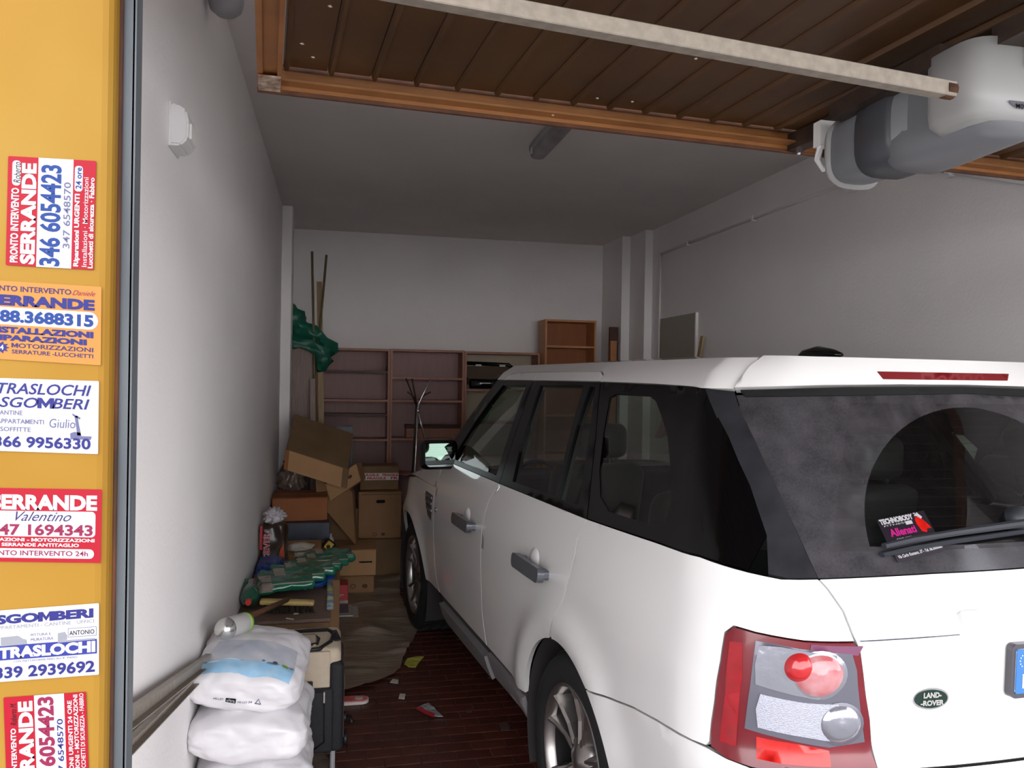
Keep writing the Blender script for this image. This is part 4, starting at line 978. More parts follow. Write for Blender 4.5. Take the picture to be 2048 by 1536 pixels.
# ---- leaflets tucked under the wiper
def card(label, P0, P1, P3, m, items, grp):
    P0, P1, P3 = [car_m @ q for q in (P0, P1, P3)]
    ex = P1 - P0; ey = P3 - P0; nn = ex.cross(ey).normalized()
    if nn.y > 0: nn = -nn
    r = empty('leaflet', P0, label=label, cat='leaflet', group=grp)
    obj('sheet', para(-nn * .001, ex, ey, nn * .001), m, r)
    for it in items:
        if it[0] == 't': _, s, x0, y0, x1, y1, c, bo_, sr = it; vs, fs = textmesh(s, bo_, sr); obj('lettering', ([ex * (x0 + a * (x1 - x0)) + ey * (y0 + b * (y1 - y0)) + nn * .0014 for a, b in vs], [], fs), c, r)
        else: _, Lp, c = it; v, f, _ = cdt([Lp], 9); obj('picture', ([ex * p.x + ey * p.y + nn * .0008 for p in v], [], [tuple(t) for t in f]), c, r)
    return r
card('dark leaflet with pink and white words tucked under the rear wiper', cp(.527, 1.338, .014), cp(.372, 1.358, .014), cp(.522, 1.268, .03), 'card_dark', [
    ('t', 'TECHNOBODY', .03, .03, .72, .22, 'ink_white', .06, 0), ('t', '24', .75, .02, .85, .14, 'ink_white', .04, 0), ('t', 'FITNESS', .08, .25, .55, .30, 'ink_white', 0, 0), ('r', [(.52, .24), (.66, .24), (.66, .36), (.52, .36)], 'ink_white'),
    ('t', 'Allenati', .12, .40, .66, .66, 'ink_pink', .04, 0), ('t', 'con noi', .2, .72, .5, .78, 'ink_white', 0, 0),
    ('r', [(.74, .2), (.80, .14), (.86, .22), (.92, .40), (.97, .62), (.88, .60), (.84, .72), (.76, .66), (.72, .40)], 'lens_red_bright'), ('r', [(.78, .06), (.84, .04), (.90, .2), (.86, .26), (.80, .16)], 'ink_white')], 'leaflets under the rear wiper')
card('narrow strip of a second leaflet showing below the rear wiper blade', cp(.498, 1.266, .006), cp(.345, 1.290, .006), cp(.495, 1.246, .006), 'card_dark', [('t', 'Via Carlo Romano, 37 - Tel. 06.5000000', .04, .30, .96, .72, 'ink_white', .03, 0)], 'leaflets under the rear wiper')
# ---------------------------------------------------------------- bookcases along the back wall
def shelf_unit(label, x0, x1, yf, z1, shelves, backm, edge, side, yb=YB - .01, group=None, th=.022):
    r = empty('bookcase', ((x0 + x1) / 2, (yf + yb) / 2, 0), label=label, cat='bookcase', group=group); ox, oy = (x0 + x1) / 2, (yf + yb) / 2
    def B(a0, b0, c0, a1, b1, c1, **k): return bx(a0 - ox, b0 - oy, c0, a1 - ox, b1 - oy, c1, **k)
    obj('side_panel', B(x0, yf, 0, x0 + th, yb, z1, bev=.001), [edge], r); obj('side_panel', B(x1 - th, yf, 0, x1, yb, z1, bev=.001), edge, r)
    obj('top_panel', B(x0 + th, yf, z1 - th, x1 - th, yb, z1), edge, r); obj('back_panel', B(x0 + th, yb - .008, .05, x1 - th, yb, z1 - th), backm, r)
    for z, dy in shelves: obj('shelf', B(x0 + th, yf + dy, z - th, x1 - th, yb - .008, z), side if dy > .03 else edge, r)
    return r
grp = 'dark wooden bookcases along the back wall'
shelf_unit('dark brown bookcase, left one of the row on the back wall, behind the cardboard boxes', -.17, .533, 7.92, 1.972, [(1.757, .06), (1.475, 0), (1.333, .06), (1.09, 0), (.80, .06), (.5, 0), (.08, 0)], 'shelf_back', 'shelf_edge', 'dark_wood', group=grp)
shelf_unit('dark brown bookcase in the middle of the row, directly behind the coat stand', .535, 1.268, 7.92, 1.975, [(1.70, 0), (1.475, 0), (1.10, 0), (.75, .02), (.42, 0), (.08, 0)], 'shelf_back', 'shelf_edge', 'dark_wood', group=grp)
shelf_unit('bookcase with cream back panel holding the black tray, right one of the low row', 1.270, 2.045, 7.92, 1.968, [(1.592, 0), (1.265, 0), (.9, 0), (.5, 0), (.08, 0)], 'cream_back', 'shelf_edge', 'dark_wood', group=grp)
shelf_unit('tall narrow orange-brown bookcase standing higher than the others, behind the car roof', 2.05, 2.585, 7.75, 2.303, [(2.042, 0), (1.70, 0), (1.35, 0), (1.0, 0), (.6, 0), (.08, 0)], 'tall_back', 'tall_edge', 'tall_side', yb=8.03, th=.02)
# wood-grain cabinet in the left corner
c = empty('cabinet', (-.31, 7.85, 0), label='pale wood-grain cabinet end standing in the left back corner beside the bookcases', cat='cabinet')
obj('body', bx(-.135, -.34, 0, .128, .34, 1.965, bev=.002), 'wood_veneer', c); obj('door', bx(-.128, -.358, .04, .12, -.342, 1.955, bev=.002), 'wood_veneer', c)
# boards and poles leaning
def lean(name, label, cat, p0, p1, w, t, m, group=None):
    p0, p1 = Vector(p0), Vector(p1); d = p1 - p0; s_ = Vector((1, 0, 0)); n = d.cross(s_).normalized() * t
    return tag(obj(name, para(p0, s_ * w, n, d), m), label, cat, group)
a, b_ = at(633, 563, y=7.62), at(645, 850, y=7.42); lean('stud', 'long cream wooden stud leaning up in front of the left bookcase', 'stud', (b_.x + .002, b_.y - .09, .0), (a.x, a.y, a.z), .05, .022, 'pine')
a, b_ = at(620, 757, y=7.36), at(629, 850, y=7.30); lean('plank', 'short dull plank standing between the pale cabinet and the cream stud', 'plank', (b_.x - .02, 7.30, 0), (a.x, 7.38, a.z), .045, .02, 'wood_veneer')
a, b_ = at(624, 503, y=7.47), at(628, 700, y=7.46); d = (b_ - a) / (a.z - b_.z); e = a + d * (a.z - .0)
tag(obj('cane', tube([(a.x, a.y, a.z), (e.x, 7.43, .0)], .011, 8), 'bamboo', smooth=True), 'thin dark cane leaning on the back wall, left of the two', 'pole')
a, b_ = at(653, 510, y=7.49), at(638, 680, y=7.47); d = (b_ - a) / (a.z - b_.z); 
tag(obj('cane', tube([(a.x, a.y, a.z), (a.x + d.x * (a.z - 1.2), 7.46, 1.2), (a.x + d.x * (a.z - 1.2) - .02, 7.44, 0)], .011, 8), 'bamboo', smooth=True), 'thin tan cane leaning on the back wall, right of the two and tilted', 'pole')
tag(obj('board', bx(2.70, 7.665, .0, 2.79, 7.70, 2.24, bev=.002), 'dark_wood'), 'dark brown board standing upright right of the tall orange bookcase', 'board')
a = at(1219, 682, y=7.655); tag(obj('board', bx(a.x, 7.62, 0, a.x + .066, 7.655, a.z, bev=.002), 'orange_wood'), 'short orange wooden board standing in front of the dark upright board', 'board')
# green fabric bundle on the cabinet, drooping over
gb = empty('green_cloth', (-.3, 7.6, 1.97), label='dark green fabric bundle lying on the corner cabinet with its end hanging down', cat='cloth'); GO = Vector((-.3, 7.6, 1.97))
def wob(b, amp, sc, seed=0):
    for v in b.verts: v.co += Vector((noise.noise(v.co * sc + Vector((seed, 0, 0))), noise.noise(v.co * sc + Vector((0, seed + 9, 0))), noise.noise(v.co * sc + Vector((0, 0, seed + 17))))) * amp
    return b
def pathpx(L, y): return [at(px, py, y=yy) - GO for px, py, yy in [(p[0], p[1], y) if len(p) == 2 else p for p in L]]
b = tube(pathpx([(572, 612), (586, 640), (600, 658), (622, 672), (645, 682), (656, 700), (652, 722), (640, 745)], 7.52), [.05, .11, .105, .085, .07, .072, .062, .016], 18)
bmesh.ops.subdivide_edges(b, edges=b.edges[:], cuts=2, use_grid_fill=True, smooth=.6); wob(b, .05, 9); wob(b, .02, 26, 3)
obj('bundle', b, 'green_fabric', gb, smooth=True)
b = tube(pathpx([(566, 678), (592, 684), (618, 692), (640, 700), (645, 722), (638, 742)], 7.42), [.045, .06, .055, .06, .05, .012], 16)
bmesh.ops.subdivide_edges(b, edges=b.edges[:], cuts=2, use_grid_fill=True, smooth=.6); wob(b, .04, 10, 5); wob(b, .015, 30, 2); obj('hanging_fold', b, 'green_fabric', gb, smooth=True)
b = tube(pathpx([(570, 600), (579, 618), (590, 645)], 7.50), [.012, .05, .07], 12); bmesh.ops.subdivide_edges(b, edges=b.edges[:], cuts=1, use_grid_fill=True, smooth=.5); wob(b, .03, 12, 8); obj('corner_tip', b, 'green_fabric', gb, smooth=True)
# black tray with brown insert on the cream bookcase
t0 = at(935, 722, y=7.95); t1 = at(1035, 775, y=7.95); zt = 1.594
tr = empty('tray', (1.62, 8.06, zt), label='glossy black tray with a brown insert standing tilted in the cream-backed bookcase', cat='tray')
def trl(x, y, z): return (x - 1.62, y - 8.06, z - zt)
X0, X1 = 1.30, 1.86
ZT = 1.855
b = para(trl(X0 + .02, 8.10, zt + .04), (X1 - X0 - .08, 0, 0), (0, .02, 0), (0, .05, .19)); obj('back_insert', b, mat('tray_brown', '5a4636', .5), tr)
b = tube([trl(X0 + .02, 8.12, ZT), trl(X1 - .10, 8.12, ZT - .01), trl(X1 - .02, 8.11, ZT - .07), trl(X1 - .05, 8.09, zt + .10)], .02, 10); obj('top_rim', b, 'gloss_black', tr, smooth=True)
for q in (.11, .36): obj('clip', bx(*trl(X0 + q, 8.085, ZT - .03), *trl(X0 + q + .06, 8.10, ZT - .012)), 'white_plastic', tr)
b = capsule(trl(X0 + .03, 7.99, zt + .052), trl(X1 - .10, 7.99, zt + .052), [(0, .6, .8, 0), (.04, 1, 1, 0), (.5, .95, .9, 0), (.96, 1, 1, 0), (1, .6, .8, 0)], .04, .05, 20, .5); obj('front_box', b, 'gloss_black', tr, smooth=True)
obj('strut', tube([trl(X1 - .26, 8.02, zt + .10), trl(X1 - .20, 8.02, zt + .145)], .006, 6), 'chrome', tr); obj('strut', tube([trl(X0 + .0, 8.02, zt + .12), trl(X0 + .06, 8.02, zt + .09)], .006, 6), 'chrome', tr)
# reddish box lying in the middle bookcase
r = empty('storage_box', (.95, 8.03, 1.102), label='long flat reddish-brown box lying in the middle bookcase behind the coat stand', cat='box')
obj('body', bx(-.25, -.10, 0, .287, .10, .095, bev=.004), 'shelf_edge', r); obj('lid', bx(-.255, -.105, .095, .29, .105, .125, bev=.004), 'dark_wood', r)
# coat stand
cs = empty('coat_stand', (.75, 7.3, 0), label='slim metal coat stand with splayed hooks in front of the middle bookcase', cat='coat stand'); CO = Vector((.75, 7.3, 0))
def ct(L, rad=.008): return tube([at(px, py, y=7.3 + dy) - CO for px, py, dy in L], rad, 8)
for L in ([(812, 757, .05), (823, 785, .02), (833, 812, 0)], [(824, 757, -.04), (829, 785, -.02), (834, 812, 0)], [(862, 758, 0), (848, 785, 0), (838, 806, 0), (836, 824, 0)], [(815, 784, -.05), (826, 792, -.02), (832, 802, 0)], [(861, 784, .05), (849, 790, .02), (838, 800, 0)]):
    obj('hook', ct(L, .007), 'steel_dark' if L[0][0] != 862 else 'chrome', cs, smooth=True)
for L in ([(833, 806, 0), (829, 880, .03), (822, 985, .08)], [(835, 808, 0), (832, 900, -.02), (826, 1010, -.06)], [(836, 824, 0), (844, 855, .02), (856, 905, .05)]):
    P_ = [at(px, py, y=7.3 + dy) - CO for px, py, dy in L]; d = P_[-1] - P_[-2]; P_.append(P_[-1] + d * (P_[-1].z / -d.z)); obj('leg', tube(P_, .009, 8), 'chrome' if L[0][0] != 833 else 'steel_dark', cs, smooth=True)
obj('joint', blob(at(836, 822, y=7.3) - CO, (.018, .018, .024), 0, sub=2), 'chrome', cs, smooth=True)
# ---------------------------------------------------------------- cartons
def carton(name, label, m, o, ex, ey, ez, group=None, cat='box', flap=True, tape=None, hole=None, marks=None, seam=True, holem='hole_dark'):
    """o = front-left-bottom corner; ex right, ey back, ez up"""
    o, ex, ey, ez = map(Vector, (o, ex, ey, ez)); r = empty(name, o, label=label, cat=cat, group=group)
    b = para((0, 0, 0), ex, ey, ez); bmesh.ops.bevel(b, geom=b.edges[:], offset=.004, segments=1, affect='EDGES'); obj('body', b, m, r)
    X_, Y_, Z_ = ex.normalized(), ey.normalized(), ez.normalized(); fn = -Y_
    if flap:
        for q in (0, 1): b = para(ez + ey * (.002 + .5 * q) + Z_ * .001, ex, ey * .494, Z_ * .003); obj('flap', b, m, r)
    if tape: obj('tape', para(ez + ey * .47 + Z_ * .0045 - X_ * .001, ex + X_ * .002, ey * .06, Z_ * .0008), tape, r)
    if hole:
        hx, hz, hw, hh = hole; b = flatpoly([roundrect(hx - hw / 2, hz - hh / 2, hx + hw / 2, hz + hh / 2, .45 * hh)], lambda a, c, h: X_ * a + Z_ * c + fn * (.0008 if h == 0 else -.004), 1, step=1); obj('hand_hole', b, holem, r)
    for kind, *q in (marks or []):
        if kind == 'ring':
            cx, cz, rr, mm = q; obj('printed_mark', flatpoly([ellipse(cx, cz, rr, rr * .8), ellipse(cx, cz, rr * .72, rr * .55)], lambda a, c, h: X_ * a + Z_ * c + fn * (.001 if h == 0 else .0), 1, step=1), mm, r)
        elif kind == 'disc': cx, cz, rr, mm = q; obj('printed_mark', flatpoly([ellipse(cx, cz, rr, rr * .75)], lambda a, c, h: X_ * a + Z_ * c + fn * (.001 if h == 0 else .0), 1, step=1), mm, r)
        elif kind == 'band': x0, z0, x1, z1, mm = q; obj('printed_band', para(X_ * x0 + Z_ * z0 + fn * .001, X_ * (x1 - x0), fn * -.001, Z_ * (z1 - z0)), mm, r)
        elif kind == 'text': s, x0, z0, x1, z1, mm = q; vs, fs = textmesh(s, .04); obj('lettering', ([X_ * (x0 + u * (x1 - x0)) + Z_ * (z1 + v * (z0 - z1)) + fn * .0016 for u, v in vs], [], fs), mm, r)
    return r
def frontbox(name, label, m, px0, py0, px1, py1, y, depth, yaw=0, **k):
    """a box whose front face the photograph shows with these left/right/top/bottom pixels at distance y"""
    p0 = at(px0, py1, y=y); p1 = at(px1, py1, y=y); pt = at(px0, py0, y=y); wd = (p1.x - p0.x); h = pt.z - p0.z
    ex = Vector((math.cos(yaw), math.sin(yaw), 0)) * wd; ey = Vector((-math.sin(yaw), math.cos(yaw), 0)) * depth
    return carton(name, label, m, p0, ex, ey, (0, 0, h), **k), wd, h
# archive box and the flat carton under it
p = at(716, 1078, y=6.9)
carton('cardboard_box', 'flat brown carton lying under the tall archive box with the oval hand hole', 'cardboard_dark', (at(700, 1090, y=6.88).x, 6.88, 0), (.50, .0, 0), (0, .42, 0), (0, 0, p.z - .006), flap=True)
carton('cardboard_box', 'stout archive box with an oval hand hole, right of the pile near the front wheel', 'cardboard', (p.x, 6.9, p.z), (at(802, 1078, y=6.9).x - p.x, 0, 0), (0, .34, 0), (0, 0, .392), hole=(.185, .315, .075, .028), marks=[('ring', .14, .035, .018, 'print_brown'), ('disc', .21, .035, .016, 'print_brown'), ('band', .02, .372, .35, .376, 'print_brown')])
p = at(720, 970, y=6.98); w = at(797, 966, y=6.98).x - p.x
carton('cardboard_box', 'brown box sealed with white and red printed tape on top of the archive box', 'cardboard_dark', (p.x, 6.98, .723), (w, .0, 0), (0, .25, 0), (0, 0, .20), flap=True, marks=[('band', 0, .085, w, .145, 'tape_white'), ('text', 'FRAGILE', .0, .118, .16, .140, 'print_red'), ('text', 'FRAGILE', .19, .118, w - .005, .140, 'print_red'), ('text', 'FRAGILE', .06, .090, .22, .112, 'print_red'), ('text', 'FR', .26, .090, w - .005, .112, 'print_red')])
# lower carton with two printed circles and the half-open one above it
p = at(668, 1165, y=6.35); w = at(748, 1163, y=6.35).x - p.x; zt_ = at(700, 1143, y=6.35).z
carton('cardboard_box', 'low carton with two printed circles standing on the floor behind the red box', 'cardboard', (p.x, 6.35, 0), (w, 0, 0), (0, .36, 0), (0, 0, .135), marks=[('ring', w * .47, .06, .022, 'print_brown'), ('disc', w * .77, .06, .022, 'print_brown')])
b0 = at(660, 1143, y=6.36)
carton('cardboard_box', 'wide carton with a pale slot label, resting on the low carton with circles', 'cardboard_light', (b0.x, 6.36, .1395), (at(752, 1143, y=6.36).x - b0.x, 0, 0), (0, .40, 0), (0, 0, .20), marks=[('band', .22, .10, .32, .112, 'hole_dark'), ('band', .22, .10, .305, .104, 'paper')], tape='tape_brown')
# red and white box, papers
p = at(668, 1185, y=6.05); w = at(696, 1185, y=6.05).x - p.x
carton('small_box', 'small red box with a white lower edge on the floor beside the cartons', 'red_box', (p.x, 6.05, 0.0), (w, 0, 0), (0, .16, 0), (0, 0, .15), flap=False, marks=[('band', 0, 0, w, .035, 'paper'), ('band', .02, .075, w - .03, .08, 'paper'), ('band', .02, .062, w - .05, .066, 'paper')])
pb = empty('paper_stack', (at(680, 1205, y=5.78).x, 5.85, 0), label='stack of white papers and thin boards on the floor in front of the red box', cat='papers')
for k, (dx, dz, wd, dd) in enumerate(((.03, 0, .26, .28), (.0, .014, .25, .26), (-.01, .03, .23, .24))):
    obj('board', bx(-.16 + dx, -.14, dz, -.16 + dx + wd, -.14 + dd, dz + .010, bev=.001), ('paper', 'paper', 'grey_box')[k], pb)
# brown chest with the packs of green plastic on it
TX1 = .055; CH = .50
ch = empty('chest', (-.225, 4.72, 0), label='low brown chest behind the suitcase, carrying the brush and the green packs', cat='chest')
obj('body', bx(-.222, -.68, 0, .222, .44, CH - .02, bev=.004), 'cardboard_dark', ch); obj('lid', bx(-.225, -.69, CH - .018, .226, .45, CH, bev=.004), mat('chest_top', '6d574b', .6, var=.25, scale=9, stretch=(2, 8, 1)), ch)
# blue bag under the packs with a strap hanging at the corner
bg = empty('blue_bag', (-.225, 4.9, CH), label='crumpled blue plastic bag under the green packs with a strap hanging over the chest corner', cat='bag')
b = blob((.01, -.02, .020), (.215, .30, .018), .25, 4, 3, 4, .55); obj('bag', b, 'blue_bag', bg, smooth=True)
def atl(px, py, o, **k): return at(px, py, **k) - Vector(o)
b = blob((-.14, .22, .03), (.07, .22, .028), .3, 5, 8, 4, .6); obj('side_fold', b, 'blue_bag', bg, smooth=True)
sp = [atl(640, 1178, (-.19, 4.9, CH), y=4.75), atl(655, 1188, (-.19, 4.9, CH), y=4.45), atl(661, 1205, (-.19, 4.9, CH), y=4.20), atl(665, 1240, (-.19, 4.9, CH), y=4.0)]
for q in sp[:2]: q.z = max(q.z, .03)
sp = [Vector((.19, -.05, .03)), Vector((.215, -.22, .016)), Vector((.222, -.45, .012)), Vector((.222, -.72, .008))]
b = tube(sp, [.018, .018, .018, .017], 10, squash=.35); wob(b, .008, 20, 4); obj('strap', b, 'blue_yellow', bg, smooth=True)
# green shrink-wrapped packs in a slanting row
gp_lab = ['green wrapped pack nearest the camera, with a pale label end', 'second green wrapped pack from the front of the slanting row', 'third green wrapped pack from the front of the slanting row', 'fourth green wrapped pack, in the middle of the slanting row', 'green wrapped pack last but one in the slanting row', 'green wrapped pack at the far end of the slanting row, near the measuring tape']
packs = [((562, 1168), 4.52, .37, .10), ((588, 1152), 4.69, .36, .10), ((610, 1140), 4.86, .35, .10), ((630, 1131), 5.02, .33, .10), ((648, 1122), 5.17, .31, .09), ((662, 1113), 5.31, .29, .09)]
for k, ((px, py), y, wd, dp_) in enumerate(packs):
    c = at(px - 4, py, z=CH + .062 + .004 * k)
    r = empty('green_pack', c, label=gp_lab[k], cat='pack', group='green wrapped packs on the blue bag'); r.rotation_euler = (.10, -.04, .15)
    b = BM(); box(b, (0, 0, 0), (wd, .165, .05), bev=.022, seg=4); bmesh.ops.subdivide_edges(b, edges=[e for e in b.edges if e.calc_length() > .06], cuts=8, use_grid_fill=True); wob(b, .012, 22, k); obj('contents', b, 'green_wrap', r, smooth=True)
    b = para((-wd * .30, -.087, -.018), (wd * .22, 0, 0), (0, .17, 0), (0, 0, .046)); bmesh.ops.bevel(b, geom=b.edges[:], offset=.01, segments=2, affect='EDGES'); obj('label_strip', b, 'clear_wrap', r)
    obj('wrap_edge', tube([(-wd * .48, -.078, .024), (0, -.082, .030), (wd * .46, -.078, .022)], .004, 6), 'clear_wrap', r, smooth=True)
# green bottle lying with a red cap facing out
bt = empty('bottle', at(502, 1190, y=4.30), label='dark green plastic bottle lying by the left wall with its red cap facing out', cat='bottle')
obj('body', lathe([(0, -.13), (.012, -.13), (.014, -.105), (.03, -.09), (.046, -.06), (.048, .0), (.048, .16), (.03, .18), (0, .18)], 24, axis='Y'), 'bottle_green', bt, smooth=True)
obj('cap', lathe([(0, -.148), (.014, -.147), (.0155, -.13), (.0155, -.118), (0, -.118)], 18, axis='Y'), 'cap_red', bt)
# brush
br = empty('broom', at(574, 1216, y=4.15), label='cream-backed broom head with a worn brown handle lying on the chest', cat='broom'); br.location.z = CH + .045; br.rotation_euler = (0, .05, -.06)
b = BM(); box(b, (0, 0, .012), (.265, .05, .026), bev=.011, seg=3); obj('head', b, 'broom_cream', br, smooth=True)
b = BM()
for k in range(150):
    x, y = rnd.uniform(-.12, .125), rnd.uniform(-.018, .04); tube([(x, y, 0), (x + rnd.uniform(-.01, .02), y + rnd.uniform(0, .02), -.043)], .003, 4, b)
o = obj('bristles', b, 'bristle', br); o['kind'] = 'stuff'
hd = at(455, 1256, y=3.32) - br.location
obj('handle', tube([(.0, -.005, .025), (hd.x + .05, hd.y + .0, hd.z)], .0125, 10), 'handle_brown', br, smooth=True)
for nm, px, py, L in (('paper_scrap', 593, 1227, 'tiny white paper scrap on the chest just below the broom head'), ('cigarette_end', 580, 1238, 'thin white stick lying on the chest in front of the broom')):
    q = at(px, py, z=CH + .003); b = para((-.012, -.008, 0), (.022, .004, 0), (-.004, .018, 0), (0, 0, .003)) if nm[0] == 'p' else tube([(-.018, .012, .003), (.018, -.012, .003)], .003, 6)
    o = tag(obj(nm, b, 'paper'), L, 'scrap'); o.location = (q.x, q.y, CH + .001)
# ---------------------------------------------------------------- metal channels along the left wall
def channel(label, p0, p1, w, m):
    p0, p1 = Vector(p0), Vector(p1); d = (p1 - p0); u = Vector((1, 0, 0)) ; n = d.normalized().cross(u).normalized(); r = empty('metal_bar', p0, label=label, cat='metal bar', group='metal bars lying along the left wall')
    obj('web', para((0, 0, 0), u * .003, n * w, d), m, r); obj('flange', para((0, 0, 0), u * .022, n * .003, d), m, r); obj('flange', para(n * (w - .003), u * .022, n * .003, d), m, r); return r
a, b_ = at(262, 1408, x=XL + .03), at(500, 1218, x=XL + .03); b_ = a + (b_ - a) * 1.0
q1 = at(425, 1298, x=XL + .03); dd = q1 - a; channel('upper grey metal channel slanting along the left wall behind the white bags', a - dd * .25 , a + dd * 1.95, .042, 'steel_bar')
a = at(262, 1466, x=XL + .012); q1 = at(385, 1350, x=XL + .012); dd = q1 - a; channel('lower grey metal channel crossing under the other one at the left wall', a - dd * .3, a + dd * 2.2, .032, 'steel_bar')
# ---------------------------------------------------------------- silver-domed bottle on the bags
sb = empty('spray_bottle', at(465, 1253, y=3.02), label='pale grey bottle with silver domed end and green collar lying over the bags', cat='bottle')
sb.rotation_euler = (math.radians(-4), 0, math.radians(-30))
obj('body', lathe([(.036, -.03), (.037, .0), (.036, .06), (.032, .068)], 28, axis='Y'), 'bottle_grey', sb, smooth=True)
obj('dome', lathe([(0, -.078), (.018, -.074), (.031, -.062), (.038, -.045), (.0385, -.03), (.036, -.028)], 28, axis='Y'), 'silver_dome', sb, smooth=True)
obj('collar', lathe([(.0, .082), (.034, .082), (.036, .074), (.036, .066), (.030, .064)], 28, axis='Y'), 'lime', sb, smooth=True)
# ---------------------------------------------------------------- three white sacks (and the one they stand on)
def sack(label, c, dims, rot, seed, band=False, lab=0):
    r = empty('pellet_sack', c, label=label, cat='sack', group='white plastic sacks stacked by the left wall'); r.rotation_euler = rot
    b = BM(); g = bmesh.ops.create_cube(b, size=2)['verts']; bmesh.ops.subdivide_edges(b, edges=b.edges[:], cuts=26, use_grid_fill=True)
    W, D, H = dims
    for v in b.verts:
        p = v.co.copy(); 
        r2 = (abs(p.x) ** 4 + abs(p.y) ** 4) ** .25; 
        q = p.normalized() * (1 / ((abs(p.normalized().x) ** 5 + abs(p.normalized().y) ** 5 + abs(p.normalized().z) ** 3.2) ** (1 / 4.2)))
        # pillow: thinner to the left/right seams
        th = .62 + .38 * math.sqrt(max(0, 1 - (abs(q.x)) ** 2.6))
        z = q.z * th
        if z > 0: z *= 1.0 + .12 * (1 - q.x * q.x) * (1 - q.y * q.y)
        n = noise.noise(Vector((q.x * 2, q.y * 2, z * 2)) + Vector((seed * 3, 0, 0))) * .05 + noise.noise(Vector((q.x * 5, q.y * 6, z * 3)) + Vector((seed * 5, 2, 0))) * .03
        cr = abs(noise.noise(Vector((q.x * 9, q.y * 3, z * 4 + seed)))) * -.03
        s = 1 + n + cr; v.co = Vector((q.x * W / 2 * s, q.y * D / 2 * s, z * H / 2 * (1 + n * 1.5)))
    o = obj('sack_skin', b, 'bag_white', r, smooth=True); bvh = join_bvh(o)
    def onf(x, z, off=.0016):
        h = bvh.ray_cast(Vector((x, -D, z)), Vector((0, 1, 0)))
        return (h[0] + h[1] * off if h[0] else Vector((x, -D / 2, z)))
    def decal(L, m, nm='printed_mark', st=.012):
        v, f, _ = cdt(L, st); obj(nm, ([onf(p.x, p.y) for p in v], [], [tuple(t) for t in f]), m, r)
    if band:
        def top(x, y): 
            h = bvh.ray_cast(Vector((x, y, H)), Vector((0, 0, -1))); return h[0] + h[1] * .0018 if h[0] else Vector((x, y, 0))
        v, f, _ = cdt([[(-W * .44, -D * .455), (W * .40, -D * .455), (W * .42, -D * .30), (-W * .40, -D * .32)]], .012); obj('blue_band', ([top(p.x, p.y) for p in v], [], [tuple(t) for t in f]), mat('print_skyblue', '93c6ea', .4, col2='b4d8f0', scale=20), r, smooth=True)
        v, f, _ = cdt([[(-W * .40, -D * .322), (W * .42, -D * .302), (W * .40, .0), (-W * .34, .0)]], .014); obj('grey_print', ([top(p.x, p.y) for p in v], [], [tuple(t) for t in f]), mat('print_palegrey', 'b4bccb', .4, col2='cfcfd6', scale=12), r, smooth=True)
        for cx, cy, rr, mm in ((.05, -.15, .006, 'ink_lightgrey'), (.09, -.15, .008, 'ink_grey'), (.125, -.155, .012, 'lime')):
            v, f, _ = cdt([ellipse(cx, cy * D / .5, rr, rr * .8)], .01); obj('printed_mark', ([top(p.x, p.y) + Vector((0, 0, .001)) for p in v], [], [tuple(t) for t in f]), mm, r)
    if lab:
        x0, z0 = lab; decal([roundrect(x0, z0 - .008, x0 + .034, z0 + .006, .002)], 'ink_black', 'logo_block')
        vs, fs = textmesh('ultra', .03); obj('lettering', ([onf(x0 + .003 + u * .028, z0 + .004 - v * .010, .0026) for u, v in vs], [], fs), 'ink_white', r)
        vs, fs = textmesh('PELLET', .01); obj('lettering', ([onf(x0 - .04 + u * .034, z0 + .003 - v * .006, .002) for u, v in vs], [], fs), 'ink_grey', r)
        cx = x0 + .105; tri = [(cx + .013 * math.cos(math.radians(90 + 120 * k)), z0 - .004 + .013 * math.sin(math.radians(90 + 120 * k))) for k in range(3)]; tri2 = [(cx + .008 * math.cos(math.radians(90 + 120 * k)), z0 - .004 + .008 * math.sin(math.radians(90 + 120 * k))) for k in range(3)]
        decal([tri, tri2], 'ink_grey', st=.02)
        vs, fs = textmesh('PE-LD 04', .01); obj('lettering', ([onf(cx - .065 + u * .045, z0 - .001 - v * .006, .002) for u, v in vs], [], fs), 'ink_grey', r)
    return r
sack('white plastic sack with a sky-blue band, topmost of the stack by the left wall', (-.272, 3.03, .636), (.375, .46, .168), (math.radians(5), math.radians(7), math.radians(-4)), 1, True, (-.045, -.015))
sack('plain white plastic sack second from the top, with small dark print on its top', (-.262, 3.0, .466), (.39, .48, .18), (0, math.radians(3), math.radians(-2)), 2, False, 0)
sack('white plastic sack third from the top of the stack, cut by the bottom edge', (-.256, 3.0, .296), (.395, .48, .176), (0, math.radians(-1), math.radians(2)), 3, False, (-.02, -.005))
sack('white plastic sack at the very bottom of the stack, under the others', (-.245, 3.02, .106), (.41, .50, .21), (0, 0, 0), 4, False, 0)
# ---------------------------------------------------------------- suitcase
SY, SX0, SX1, SZ0, SZ1 = 3.46, -.43, .047, .105, .535
sc = empty('suitcase', ((SX0 + SX1) / 2, SY + .17, SZ0), label='beige and black fabric suitcase standing on its side behind the white sacks', cat='suitcase'); so = sc.location.copy()
def sb_(x0, y0, z0, x1, y1, z1, **k): return bx(x0 - so.x, y0 - so.y, z0 - so.z, x1 - so.x, y1 - so.y, z1 - so.z, **k)
obj('shell', sb_(SX0, SY + .012, SZ0, SX1, SY + .34, SZ1, bev=.03, seg=4), 'beige_fabric', sc, smooth=True)
obj('upper_panel', sb_(SX0 + .01, SY, SZ0 + .27, SX1 - .045, SY + .02, SZ1 - .008, bev=.006, seg=2), 'beige_fabric', sc)
obj('front_pocket', sb_(SX0 + .01, SY - .018, SZ0 + .0, SX1 - .030, SY + .02, SZ0 + .27, bev=.014, seg=3), 'black_fabric', sc, smooth=True)
